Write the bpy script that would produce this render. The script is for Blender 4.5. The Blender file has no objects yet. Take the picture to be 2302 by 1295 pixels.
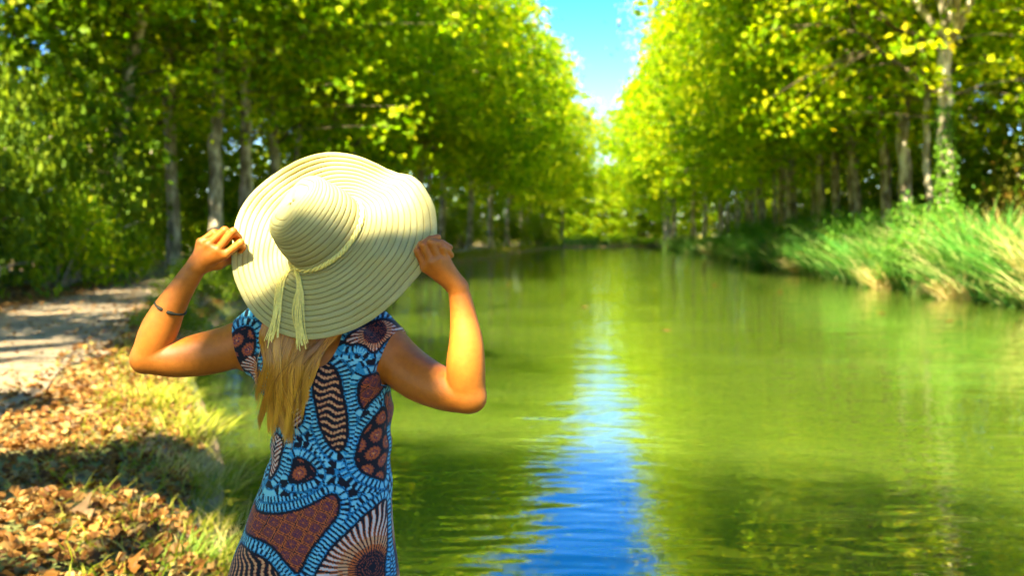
import bpy, math
import numpy as np
from mathutils import Vector, Matrix

# ------------------------------------------------------------------ camera, sky, sun, exposure
SC = bpy.context.scene
COL = SC.collection
F = 2238.0            # focal length in photo pixels (35 mm lens on a 36 mm sensor)
CAMZ = 1.6            # eye height above the towpath
HORIZ = 530.0         # photo row of the horizon

cam = bpy.data.cameras.new('camera')
cam.sensor_width = 36.0
cam.lens = 36.0 * F / 2302.0
cam.shift_y = -(1295 / 2 - HORIZ) / 2302.0
cam.clip_start = 0.05
cam.clip_end = 3000.0
cam.dof.use_dof = True
cam.dof.focus_distance = 2.42
cam.dof.aperture_fstop = 3.0
cam.dof.aperture_blades = 0
camo = bpy.data.objects.new('camera', cam)
COL.objects.link(camo)
camo.location = (0, 0, CAMZ)
camo.rotation_euler = (math.radians(90), 0, 0)
SC.camera = camo

SUN = np.array([-0.24, -0.66, 0.70]); SUN /= np.linalg.norm(SUN)   # direction towards the sun
SUN_EL = math.asin(SUN[2]); SUN_AZ = math.atan2(SUN[0], SUN[1])
world = bpy.data.worlds.new('World'); SC.world = world; world.use_nodes = True
wn = world.node_tree.nodes; wl = world.node_tree.links
sky = wn.new('ShaderNodeTexSky'); sky.sky_type = 'NISHITA'; sky.sun_disc = False
sky.sun_elevation = SUN_EL; sky.sun_rotation = SUN_AZ
sky.air_density = 1.0; sky.dust_density = 0.3; sky.ozone_density = 3.0
hsv = wn.new('ShaderNodeHueSaturation'); hsv.inputs['Saturation'].default_value = 1.5; hsv.inputs['Hue'].default_value = 0.516
wl.new(sky.outputs[0], hsv.inputs['Color'])
wl.new(hsv.outputs[0], wn['Background'].inputs['Color'])
wn['Background'].inputs['Strength'].default_value = 0.056
sun = bpy.data.lights.new('sun', 'SUN'); sun.energy = 5.0; sun.angle = math.radians(0.53)
sun.color = (1.0, 0.93, 0.78)
suno = bpy.data.objects.new('sun', sun); COL.objects.link(suno)
suno.rotation_euler = Vector(-SUN).to_track_quat('-Z', 'Y').to_euler()
suno.location = (-20, -20, 40)

SC.view_settings.view_transform = 'Standard'; SC.view_settings.look = 'None'
SC.view_settings.gamma = 1.0; SC.view_settings.exposure = 3.1
SC.render.engine = 'CYCLES'
cy = SC.cycles
cy.use_denoising = True
cy.use_adaptive_sampling = True; cy.adaptive_threshold = 0.05
cy.max_bounces = 6; cy.diffuse_bounces = 3; cy.glossy_bounces = 3; cy.transmission_bounces = 5
cy.transparent_max_bounces = 4; cy.caustics_reflective = False; cy.caustics_refractive = False
cy.sample_clamp_indirect = 6.0

# ------------------------------------------------------------------ helpers
rng = np.random.default_rng(7)

def P(px, py, Y):
    """photo pixel + distance from the camera -> a point in the place"""
    return np.array([(px - 1151.0) / F * Y, Y, CAMZ - (py - HORIZ) / F * Y])

def norm(v):
    return v / np.maximum(np.linalg.norm(v, axis=-1, keepdims=True), 1e-9)

def mesh_np(name, V, Fa, mat=None, smooth=True):
    """mesh from vertex array and a list of face arrays (each M x k)"""
    me = bpy.data.meshes.new(name)
    V = np.asarray(V, np.float32)
    if isinstance(Fa, np.ndarray): Fa = [Fa]
    Fa = [np.asarray(f, np.int32) for f in Fa if len(f)]
    me.vertices.add(len(V)); me.vertices.foreach_set('co', V.ravel())
    tot = np.concatenate([np.full(len(f), f.shape[1], np.int32) for f in Fa])
    idx = np.concatenate([f.ravel() for f in Fa])
    me.loops.add(len(idx)); me.loops.foreach_set('vertex_index', idx)
    me.polygons.add(len(tot))
    me.polygons.foreach_set('loop_start', np.concatenate([[0], np.cumsum(tot)[:-1]]).astype(np.int32))
    me.update(calc_edges=True)
    me.polygons.foreach_set('use_smooth', np.full(len(tot), smooth, bool))
    if mat: me.materials.append(mat)
    return me

def obj(name, me, parent=None, loc=(0, 0, 0)):
    o = bpy.data.objects.new(name, me); COL.objects.link(o)
    o.location = loc
    if parent is not None: o.parent = parent
    return o

def tag(o, label=None, cat=None, group=None, kind=None):
    if label: o['label'] = label
    if cat: o['category'] = cat
    if group: o['group'] = group
    if kind: o['kind'] = kind
    return o

def thing(name, loc, label, cat, group=None, rz=0.0):
    o = bpy.data.objects.new(name, None); COL.objects.link(o)
    o.location = loc; o.rotation_euler = (0, 0, rz); o.empty_display_size = 0.2
    return tag(o, label, cat, group)

class MB:
    """collects tubes and ribbons into one mesh"""
    def __init__(s): s.V = []; s.Q = []; s.n = 0
    def add(s, V, Q):
        s.V.append(V); s.Q.append(np.asarray(Q) + s.n); s.n += len(V)
    def tube(s, pts, rad, sides=8, cap=True):
        pts = np.asarray(pts, float); rad = np.broadcast_to(np.asarray(rad, float), (len(pts),))
        t = norm(np.gradient(pts, axis=0))
        ref = np.array([0.31, 0.95, 0.05]) if abs(t[0] @ np.array([0.31, 0.95, 0.05])) < 0.85 else np.array([1.0, 0.1, 0.0])
        a = norm(np.cross(t, ref)); b = np.cross(t, a)
        th = np.arange(sides) / sides * 2 * np.pi
        V = pts[:, None, :] + rad[:, None, None] * (np.cos(th)[None, :, None] * a[:, None, :] + np.sin(th)[None, :, None] * b[:, None, :])
        n = len(pts); i = np.arange(n - 1)[:, None] * sides; j = np.arange(sides)[None, :]; j2 = (j + 1) % sides
        Q = np.stack([i + j, i + j2, i + sides + j2, i + sides + j], -1).reshape(-1, 4)
        V = V.reshape(-1, 3)
        if cap:
            k = len(V); V = np.vstack([V, pts[-1] + t[-1] * rad[-1] * 0.5, pts[0] - t[0] * rad[0] * 0.5])
            e = (n - 1) * sides
            c = np.stack([e + j[0], e + j2[0], np.full(sides, k), np.full(sides, k)], -1)
            c0 = np.stack([j2[0], j[0], np.full(sides, k + 1), np.full(sides, k + 1)], -1)
            s.caps = getattr(s, 'caps', [])
            s.caps.append(c[:, :3] + s.n); s.caps.append(c0[:, :3] + s.n)
        s.add(V, Q)
    def mesh(s, name, mat, smooth=True):
        fa = [np.vstack(s.Q)]
        if getattr(s, 'caps', None): fa.append(np.vstack(s.caps))
        return mesh_np(name, np.vstack(s.V), fa, mat, smooth)

def ribbons(root, tip_dir, length, width, droop, seg, r, side=None):
    """many curved tapering blades at once: root (N,3), tip_dir (N,3) unit"""
    N = len(root)
    t = np.linspace(0, 1, seg + 1)
    side = norm(np.cross(tip_dir, r.normal(size=(N, 3)))) if side is None else side
    hor = tip_dir.copy(); hor[:, 2] = 0
    hor = norm(hor + 1e-4)
    C = root[:, None] + tip_dir[:, None] * (length[:, None] * t)[..., None] \
        + hor[:, None] * (droop[:, None] * length[:, None] * t ** 2)[..., None] * 0.7 \
        - np.array([0, 0, 1.0]) * (droop[:, None] * length[:, None] * t ** 2.3)[..., None] * 0.55
    w = (width[:, None] * (1 - t ** 1.6) * (0.55 + 0.9 * np.minimum(t * 3, 1) * 0.5) + width[:, None] * 0.04)[..., None]
    L = C - side[:, None] * w * 0.5; R = C + side[:, None] * w * 0.5
    V = np.stack([L, R], 2).reshape(-1, 3)
    base = (np.arange(N) * (seg + 1) * 2)[:, None] + (np.arange(seg) * 2)[None]
    Q = np.stack([base, base + 1, base + 3, base + 2], -1).reshape(-1, 4)
    return V, Q

# ------------------------------------------------------------------ materials
def new_mat(name):
    m = bpy.data.materials.new(name); m.use_nodes = True
    nt = m.node_tree; return m, nt, nt.nodes, nt.links, nt.nodes['Principled BSDF']

def ramp(n, stops, interp='LINEAR'):
    r = n.new('ShaderNodeValToRGB'); e = r.color_ramp.elements
    r.color_ramp.interpolation = interp
    while len(e) > 1: e.remove(e[-1])
    e[0].position = stops[0][0]; e[0].color = (*stops[0][1], 1)
    for p, c in stops[1:]:
        x = e.new(p); x.color = (*c, 1)
    return r

def leaf_mat(name, stops, trans=0.45, rough=0.55, tint=(1.25, 1.35, 0.6), obj_var=0.25, patch=0.0):
    """leaf: colour varies leaf by leaf (random per island) and a little tree by tree; light shines through"""
    m, nt, n, l, b = new_mat(name)
    g = n.new('ShaderNodeNewGeometry'); oi = n.new('ShaderNodeObjectInfo')
    mul = n.new('ShaderNodeMath'); mul.operation = 'MULTIPLY_ADD'
    l.new(g.outputs['Random Per Island'], mul.inputs[0]); mul.inputs[1].default_value = 1 - obj_var
    m2 = n.new('ShaderNodeMath'); m2.operation = 'MULTIPLY'; m2.inputs[1].default_value = obj_var
    l.new(oi.outputs['Random'], m2.inputs[0]); l.new(m2.outputs[0], mul.inputs[2])
    r = ramp(n, stops); l.new(mul.outputs[0], r.inputs[0])
    if patch:          # whole clumps differ in tone
        tc = n.new('ShaderNodeTexCoord'); t = n.new('ShaderNodeTexNoise'); t.inputs['Scale'].default_value = 0.45; t.inputs['Detail'].default_value = 2
        l.new(tc.outputs['Object'], t.inputs['Vector'])
        q = n.new('ShaderNodeMapRange'); q.inputs[1].default_value = 0.35; q.inputs[2].default_value = 0.65; q.inputs[3].default_value = -patch; q.inputs[4].default_value = patch
        l.new(t.outputs['Fac'], q.inputs[0])
        ad = n.new('ShaderNodeMath'); ad.use_clamp = True; l.new(mul.outputs[0], ad.inputs[0]); l.new(q.outputs[0], ad.inputs[1]); l.new(ad.outputs[0], r.inputs[0])
    l.new(r.outputs[0], b.inputs['Base Color']); b.inputs['Roughness'].default_value = rough
    b.inputs['Specular IOR Level'].default_value = 0.12
    tr = n.new('ShaderNodeBsdfTranslucent')
    tm = n.new('ShaderNodeMix'); tm.data_type = 'RGBA'; tm.blend_type = 'MULTIPLY'; tm.inputs[0].default_value = 1
    l.new(r.outputs[0], tm.inputs[6]); tm.inputs[7].default_value = (*tint, 1)
    l.new(tm.outputs[2], tr.inputs['Color'])
    mx = n.new('ShaderNodeMixShader'); mx.inputs[0].default_value = trans
    l.new(b.outputs[0], mx.inputs[1]); l.new(tr.outputs[0], mx.inputs[2])
    l.new(mx.outputs[0], n['Material Output'].inputs['Surface'])
    return m

M = {}
M['leaf'] = leaf_mat('plane_leaf', [(0, (0.08, 0.165, 0.001)), (0.4, (0.17, 0.27, 0.001)), (0.75, (0.37, 0.38, 0.0015)), (0.96, (0.50, 0.42, 0.004)), (1, (0.46, 0.20, 0.02))], 0.62, tint=(1.6, 1.8, 0.4))
M['leaf_dark'] = leaf_mat('shrub_leaf', [(0, (0.05, 0.10, 0.002)), (0.5, (0.11, 0.17, 0.003)), (0.9, (0.22, 0.26, 0.004)), (1, (0.40, 0.20, 0.02))], 0.4)
M['leaf_mid'] = leaf_mat('wood_leaf', [(0, (0.055, 0.12, 0.001)), (0.5, (0.12, 0.20, 0.002)), (0.93, (0.28, 0.30, 0.003)), (1, (0.40, 0.22, 0.02))], 0.45, tint=(1.5, 1.6, 0.5))
M['leaf_mid'] = leaf_mat('wood_leaf', [(0, (0.055, 0.12, 0.001)), (0.5, (0.12, 0.20, 0.002)), (0.93, (0.28, 0.30, 0.003)), (1, (0.40, 0.22, 0.02))], 0.45, tint=(1.5, 1.6, 0.5))
M['leaf_rust'] = leaf_mat('rusty_leaf', [(0, (0.06, 0.085, 0.006)), (0.6, (0.14, 0.14, 0.008)), (0.85, (0.35, 0.15, 0.02)), (1, (0.45, 0.13, 0.02))], 0.4)
M['ivy'] = leaf_mat('ivy_leaf', [(0, (0.03, 0.085, 0.004)), (1, (0.10, 0.19, 0.006))], 0.3)
M['reed'] = leaf_mat('reed_blade', [(0, (0.025, 0.10, 0.010)), (0.4, (0.07, 0.18, 0.018)), (0.8, (0.20, 0.28, 0.05)), (1, (0.42, 0.34, 0.12))], 0.4, obj_var=0.0, patch=0.35)
M['bush'] = leaf_mat('bush_leaf', [(0, (0.03, 0.11, 0.006)), (0.6, (0.08, 0.20, 0.010)), (1, (0.18, 0.29, 0.02))], 0.45)
M['cane'] = leaf_mat('cane_blade', [(0, (0.03, 0.13, 0.012)), (0.7, (0.08, 0.22, 0.02)), (1, (0.20, 0.33, 0.05))], 0.35, obj_var=0.1)
M['dry'] = leaf_mat('dry_blade', [(0, (0.30, 0.26, 0.05)), (0.5, (0.48, 0.36, 0.10)), (1, (0.62, 0.46, 0.18))], 0.35, tint=(1.1, 1.05, 0.7), obj_var=0.0)
M['grass'] = leaf_mat('grass_blade', [(0, (0.10, 0.15, 0.004)), (0.45, (0.23, 0.235, 0.008)), (0.8, (0.34, 0.29, 0.03)), (1, (0.48, 0.35, 0.11))], 0.4, obj_var=0.0)
M['fresh'] = leaf_mat('fresh_grass_blade', [(0, (0.14, 0.26, 0.02)), (1, (0.33, 0.42, 0.06))], 0.45, obj_var=0.1)
M['litter'] = leaf_mat('fallen_leaf', [(0, (0.075, 0.026, 0.004)), (0.4, (0.17, 0.068, 0.010)), (0.75, (0.28, 0.130, 0.024)), (0.95, (0.42, 0.25, 0.075)), (1, (0.25, 0.22, 0.03))], 0.2, tint=(1.1, 1.0, 0.8), obj_var=0.0)

def bark_mat():
    m, nt, n, l, b = new_mat('plane_bark')
    tc = n.new('ShaderNodeTexCoord'); mp = n.new('ShaderNodeMapping'); mp.inputs['Scale'].default_value = (2.2, 2.2, 0.9)
    l.new(tc.outputs['Object'], mp.inputs[0])
    v = n.new('ShaderNodeTexNoise'); v.inputs['Scale'].default_value = 1.6; v.inputs['Detail'].default_value = 4; v.inputs['Roughness'].default_value = 0.55
    l.new(mp.outputs[0], v.inputs['Vector'])
    r = ramp(n, [(0.30, (0.07, 0.05, 0.022)), (0.44, (0.16, 0.125, 0.055)), (0.52, (0.28, 0.225, 0.115)), (0.62, (0.48, 0.40, 0.24))])
    l.new(v.outputs['Fac'], r.inputs[0]); l.new(r.outputs[0], b.inputs['Base Color']); b.inputs['Roughness'].default_value = 0.85
    v2 = n.new('ShaderNodeTexNoise'); v2.inputs['Scale'].default_value = 9; v2.inputs['Detail'].default_value = 5
    l.new(mp.outputs[0], v2.inputs['Vector'])
    bp = n.new('ShaderNodeBump'); bp.inputs['Strength'].default_value = 0.5; bp.inputs['Distance'].default_value = 0.06
    l.new(v2.outputs['Fac'], bp.inputs['Height']); l.new(bp.outputs[0], b.inputs['Normal'])
    return m
M['bark'] = bark_mat()
M['twig'] = leaf_mat('twig_bark', [(0, (0.05, 0.035, 0.015)), (1, (0.13, 0.095, 0.045))], 0.0, 0.9)

def plain(name, col, rough=0.6, noise=0.0, scale=30, bump=0.0, spec=0.4):
    m, nt, n, l, b = new_mat(name)
    b.inputs['Roughness'].default_value = rough; b.inputs['Specular IOR Level'].default_value = spec
    tc = n.new('ShaderNodeTexCoord')
    t = n.new('ShaderNodeTexNoise'); t.inputs['Scale'].default_value = scale; t.inputs['Detail'].default_value = 4
    l.new(tc.outputs['Object'], t.inputs['Vector'])
    c = np.array(col)
    r = ramp(n, [(0.3, tuple(c * (1 - noise))), (0.7, tuple(np.minimum(c * (1 + noise), 1)))])
    l.new(t.outputs['Fac'], r.inputs[0]); l.new(r.outputs[0], b.inputs['Base Color'])
    if bump:
        bp = n.new('ShaderNodeBump'); bp.inputs['Strength'].default_value = bump; bp.inputs['Distance'].default_value = 0.01
        l.new(t.outputs['Fac'], bp.inputs['Height']); l.new(bp.outputs[0], b.inputs['Normal'])
    return m

def ground_mat():
    m, nt, n, l, b = new_mat('bank_earth')
    tc = n.new('ShaderNodeTexCoord')
    t1 = n.new('ShaderNodeTexNoise'); t1.inputs['Scale'].default_value = 0.5; t1.inputs['Detail'].default_value = 6
    t2 = n.new('ShaderNodeTexNoise'); t2.inputs['Scale'].default_value = 9; t2.inputs['Detail'].default_value = 6
    for t in (t1, t2): l.new(tc.outputs['Object'], t.inputs['Vector'])
    r1 = ramp(n, [(0.25, (0.10, 0.055, 0.02)), (0.5, (0.20, 0.115, 0.035)), (0.7, (0.30, 0.19, 0.06))])
    l.new(t2.outputs['Fac'], r1.inputs[0])
    r2 = ramp(n, [(0.25, (0.07, 0.10, 0.012)), (0.7, (0.19, 0.19, 0.03))]); l.new(t2.outputs['Fac'], r2.inputs[0])
    f = ramp(n, [(0.48, (0, 0, 0)), (0.62, (1, 1, 1))]); l.new(t1.outputs['Fac'], f.inputs[0])
    mx = n.new('ShaderNodeMix'); mx.data_type = 'RGBA'
    l.new(f.outputs[0], mx.inputs[0]); l.new(r1.outputs[0], mx.inputs[6]); l.new(r2.outputs[0], mx.inputs[7])
    l.new(mx.outputs[2], b.inputs['Base Color']); b.inputs['Roughness'].default_value = 0.95
    bp = n.new('ShaderNodeBump'); bp.inputs['Strength'].default_value = 0.6; bp.inputs['Distance'].default_value = 0.05
    l.new(t2.outputs['Fac'], bp.inputs['Height']); l.new(bp.outputs[0], b.inputs['Normal'])
    return m

def path_mat():
    m, nt, n, l, b = new_mat('path_gravel')
    tc = n.new('ShaderNodeTexCoord')
    t1 = n.new('ShaderNodeTexNoise'); t1.inputs['Scale'].default_value = 1.1; t1.inputs['Detail'].default_value = 5
    t2 = n.new('ShaderNodeTexVoronoi'); t2.inputs['Scale'].default_value = 28
    for t in (t1, t2): l.new(tc.outputs['Object'], t.inputs['Vector'])
    r1 = ramp(n, [(0.3, (0.13, 0.088, 0.038)), (0.5, (0.185, 0.132, 0.062)), (0.75, (0.24, 0.18, 0.095))]); l.new(t1.outputs['Fac'], r1.inputs[0])
    r2 = ramp(n, [(0.0, (0.7, 0.7, 0.7)), (0.6, (1.1, 1.08, 1.05))]); l.new(t2.outputs['Distance'], r2.inputs[0])
    mx = n.new('ShaderNodeMix'); mx.data_type = 'RGBA'; mx.blend_type = 'MULTIPLY'; mx.inputs[0].default_value = 1
    l.new(r1.outputs[0], mx.inputs[6]); l.new(r2.outputs[0], mx.inputs[7])
    l.new(mx.outputs[2], b.inputs['Base Color']); b.inputs['Roughness'].default_value = 0.95
    bp = n.new('ShaderNodeBump'); bp.inputs['Strength'].default_value = 0.5; bp.inputs['Distance'].default_value = 0.02
    l.new(t2.outputs['Distance'], bp.inputs['Height']); l.new(bp.outputs[0], b.inputs['Normal'])
    return m

def water_mat():
    m, nt, n, l, b = new_mat('canal_water')
    tc = n.new('ShaderNodeTexCoord')
    # murky green body, a little uneven
    t0 = n.new('ShaderNodeTexNoise'); t0.inputs['Scale'].default_value = 0.35; t0.inputs['Detail'].default_value = 3
    mp0 = n.new('ShaderNodeMapping'); mp0.inputs['Scale'].default_value = (0.35, 1.0, 1.0)
    l.new(tc.outputs['Object'], mp0.inputs[0]); l.new(mp0.outputs[0], t0.inputs['Vector'])
    r0 = ramp(n, [(0.3, (0.042, 0.068, 0.004)), (0.7, (0.060, 0.090, 0.009))]); l.new(t0.outputs['Fac'], r0.inputs[0])
    l.new(r0.outputs[0], b.inputs['Base Color'])
    b.inputs['Roughness'].default_value = 0.0; b.inputs['IOR'].default_value = 2.3; b.inputs['Specular IOR Level'].default_value = 0.5
    b.subsurface_method = 'BURLEY'; b.inputs['Subsurface Weight'].default_value = 1.0; b.inputs['Subsurface Radius'].default_value = (0.8, 1.0, 0.5); b.inputs['Subsurface Scale'].default_value = 2.6
    # ripples: fine wavelets in patches, lying across the view
    mp1 = n.new('ShaderNodeMapping'); mp1.inputs['Scale'].default_value = (0.55, 1.5, 1.0); mp1.inputs['Rotation'].default_value = (0, 0, math.radians(12))
    l.new(tc.outputs['Object'], mp1.inputs[0])
    t1 = n.new('ShaderNodeTexNoise'); t1.inputs['Scale'].default_value = 4.2; t1.inputs['Detail'].default_value = 0.6; t1.inputs['Roughness'].default_value = 0.5
    t2 = n.new('ShaderNodeTexNoise'); t2.inputs['Scale'].default_value = 0.8; t2.inputs['Detail'].default_value = 1.0
    l.new(mp1.outputs[0], t1.inputs['Vector']); l.new(mp1.outputs[0], t2.inputs['Vector'])
    t3 = n.new('ShaderNodeTexNoise'); t3.inputs['Scale'].default_value = 0.16; t3.inputs['Detail'].default_value = 2
    l.new(mp0.outputs[0], t3.inputs['Vector'])
    r3 = ramp(n, [(0.35, (0.15, 0.15, 0.15)), (0.65, (1, 1, 1))]); l.new(t3.outputs['Fac'], r3.inputs[0])
    mu = n.new('ShaderNodeMath'); mu.operation = 'MULTIPLY'; l.new(t1.outputs['Fac'], mu.inputs[0]); l.new(r3.outputs[0], mu.inputs[1])
    b1 = n.new('ShaderNodeBump'); b1.inputs['Strength'].default_value = 1.0; b1.inputs['Distance'].default_value = 0.014
    l.new(mu.outputs[0], b1.inputs['Height'])
    b2 = n.new('ShaderNodeBump'); b2.inputs['Strength'].default_value = 1.0; b2.inputs['Distance'].default_value = 0.02
    l.new(t2.outputs['Fac'], b2.inputs['Height']); l.new(b1.outputs[0], b2.inputs['Normal'])
    l.new(b2.outputs[0], b.inputs['Normal'])
    return m

M['ground'] = ground_mat(); M['path'] = path_mat(); M['water'] = water_mat()
M['field'] = plain('ripe_field', (0.55, 0.45, 0.05), 0.9, 0.2, 0.3)

# ------------------------------------------------------------------ the setting: banks, water, path, field
WATERZ = -0.5
LEFT = np.array([(16, -60), (10, -30), (6, -10), (4, -2), (2.2, 2.0), (0.6, 3.7), (-0.9, 4.7), (-1.9, 6.5), (-2.6, 9), (-3.2, 10.7),
                 (-4.7, 14.7), (-6.3, 20), (-7.7, 27.6), (-7.8, 40), (-6.0, 60), (-3.9, 78), (0.2, 119), (5.2, 160), (10, 178), (20, 190), (45, 204), (110, 230)], float)
RIGHT = np.array([(60, -60), (30, -30), (17, -8), (14.3, 10), (14.3, 20), (15, 30), (15.3, 45), (17.5, 70), (20.0, 94), (22.2, 125), (22.6, 147), (27, 163), (45, 178), (110, 205)], float)
POLY = np.vstack([LEFT, RIGHT[::-1]])

def seg_dist(p, A, B):
    d = B - A
    t = np.clip(((p[:, None] - A) * d).sum(-1) / (d * d).sum(-1), 0, 1)
    q = A + t[..., None] * d
    D = np.linalg.norm(p[:, None] - q, axis=-1)
    return D, t

def land_dist(p):
    """signed distance to the water's edge, positive on land"""
    p = np.asarray(p, float)
    A = POLY; B = np.roll(POLY, -1, 0)
    out = np.empty(len(p))
    for s in range(0, len(p), 40000):
        q = p[s:s + 40000]
        D, _ = seg_dist(q, A, B); d = D.min(1)
        x, y = q[:, 0:1], q[:, 1:2]
        c = ((A[:, 1] > y) != (B[:, 1] > y)) & (x < (B[:, 0] - A[:, 0]) * (y - A[:, 1]) / (B[:, 1] - A[:, 1] + 1e-12) + A[:, 0])
        inside = c.sum(1) % 2 == 1
        out[s:s + 40000] = np.where(inside, -d, d)
    return out

def ground_z(p):
    p = np.asarray(p, float)
    d = land_dist(p)
    z = WATERZ + 0.5 * np.tanh(d / 0.55)
    x, y = p[:, 0], p[:, 1]
    nz = 0.035 * np.sin(x * 1.7 + np.sin(y * 0.9)) * np.cos(y * 1.3 + x * 0.4) + 0.05 * np.sin(x * 0.31 + 1) * np.sin(y * 0.27)
    near = np.clip(np.hypot(x + 0.5, y - 2.5) / 3 - 0.3, 0, 1)
    return z + nz * np.clip(d / 2, 0, 1) * near

def axis(*pieces):
    return np.unique(np.concatenate([np.arange(a, b, s) for a, b, s in pieces]))
gx = axis((-600, -60, 40), (-60, -18, 3), (-18, 4, 0.3), (4, 12, 1.2), (12, 32, 0.5), (32, 60, 3), (60, 601, 40))
gy = axis((-80, -4, 3), (-4, 34, 0.3), (34, 70, 0.8), (70, 210, 1.5), (210, 300, 8), (300, 1500, 80))
GX, GY = np.meshgrid(gx, gy, indexing='ij')
gp = np.stack([GX.ravel(), GY.ravel()], -1)
gv = np.column_stack([gp, ground_z(gp)])
ni, nj = GX.shape
ii, jj = np.meshgrid(np.arange(ni - 1), np.arange(nj - 1), indexing='ij')
gq = np.stack([ii * nj + jj, (ii + 1) * nj + jj, (ii + 1) * nj + jj + 1, ii * nj + jj + 1], -1).reshape(-1, 4)
tag(obj('ground', mesh_np('ground', gv, gq, M['ground'])), 'brown earth of the canal banks and land beyond', 'ground', kind='structure')

wv = np.array([(-14, -62, WATERZ), (115, -62, WATERZ), (115, 232, WATERZ), (-14, 232, WATERZ)], float)
tag(obj('water', mesh_np('water', wv, np.array([[0, 1, 2, 3]]), M['water'], False)), 'green canal water reflecting the trees and blue sky', 'water', kind='structure')

pathc = np.array([(-2.0, -14), (-3.6, -4), (-5.2, 4), (-6.3, 10), (-7.8, 16), (-9.4, 22), (-10.8, 29), (-11.3, 38), (-10.2, 55), (-7.8, 78), (-3.6, 119), (1.5, 160)], float)
tt = np.linspace(0, 1, 140); cs = np.concatenate([[0], np.cumsum(np.linalg.norm(np.diff(pathc, axis=0), axis=1))]); cs /= cs[-1]
pc = np.column_stack([np.interp(tt ** 1.5, cs, pathc[:, 0]), np.interp(tt ** 1.5, cs, pathc[:, 1])])
for _ in range(6): pc[1:-1] = (pc[:-2] + 2 * pc[1:-1] + pc[2:]) / 4
pn = norm(np.gradient(pc, axis=0)); pn = np.column_stack([pn[:, 1], -pn[:, 0]])
offs = np.linspace(-1.7, 1.6, 9)
wob = 0.16 * np.sin(np.arange(140)[:, None] * 0.7 + offs * 2) + 0.1 * np.sin(np.arange(140)[:, None] * 1.9)
pp = pc[:, None] + pn[:, None] * (offs[None, :] + wob * (np.abs(offs) > 1.3))[..., None]
pz = ground_z(pp.reshape(-1, 2)) + 0.03 * (1 - (np.tile(offs, 140) / 1.75) ** 6) - 0.004
i2, j2 = np.meshgrid(np.arange(139), np.arange(8), indexing='ij')
pq = np.stack([i2 * 9 + j2, i2 * 9 + j2 + 1, (i2 + 1) * 9 + j2 + 1, (i2 + 1) * 9 + j2], -1).reshape(-1, 4)
tag(obj('path', mesh_np('path', np.column_stack([pp.reshape(-1, 2), pz + 0.012]), pq, M['path'])), 'pale gravel towpath with dappled light beside the canal', 'path', kind='structure')

fv = np.array([(-150, 236, 0.15), (260, 236, 0.15), (500, 800, 2.0), (-400, 800, 2.0)], float)
tag(obj('field', mesh_np('field', fv, np.array([[0, 1, 2, 3]]), M['field'], False)), 'sunlit yellow field beyond the end of the canal', 'field', kind='structure')

# ------------------------------------------------------------------ trees
LEAF = np.array([(0, 0, 0), (0.46, 0.42, 0.10), (0, 1.0, -0.06), (-0.46, 0.42, 0.10)])
LEAF_F = np.array([(0, 1, 2), (0, 2, 3)])
LOBED = np.array([(0, 0, 0), (0.30, 0.12, 0.03), (0.55, 0.42, 0.10), (0.26, 0.52, 0.03), (0.30, 0.86, 0.10), (0, 1.0, 0.02),
                  (-0.30, 0.86, 0.06), (-0.26, 0.52, 0.03), (-0.55, 0.42, 0.14), (-0.30, 0.12, 0.03), (0, 0.5, -0.02)])
LOBED_F = np.array([(10, i, (i + 1) % 10) for i in range(10)])

def leaves_np(pos, nrm, size, r, tmpl=LEAF, tf=LEAF_F, along=None):
    N = len(pos)
    a = r.normal(size=(N, 3)) if along is None else along + 0.6 * r.normal(size=(N, 3))
    y = norm(a - (a * nrm).sum(-1, keepdims=True) * nrm)
    x = np.cross(y, nrm)
    V = pos[:, None] + size[:, None, None] * (tmpl[None, :, 0:1] * x[:, None] + tmpl[None, :, 1:2] * y[:, None] + tmpl[None, :, 2:3] * nrm[:, None])
    Fc = (np.arange(N) * len(tmpl))[:, None, None] + tf[None]
    return V.reshape(-1, 3), Fc.reshape(-1, tf.shape[1])

def bez(a, b, c, n):
    t = np.linspace(0, 1, n)[:, None]
    return (1 - t) ** 2 * a + 2 * t * (1 - t) * b + t * t * c

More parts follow.
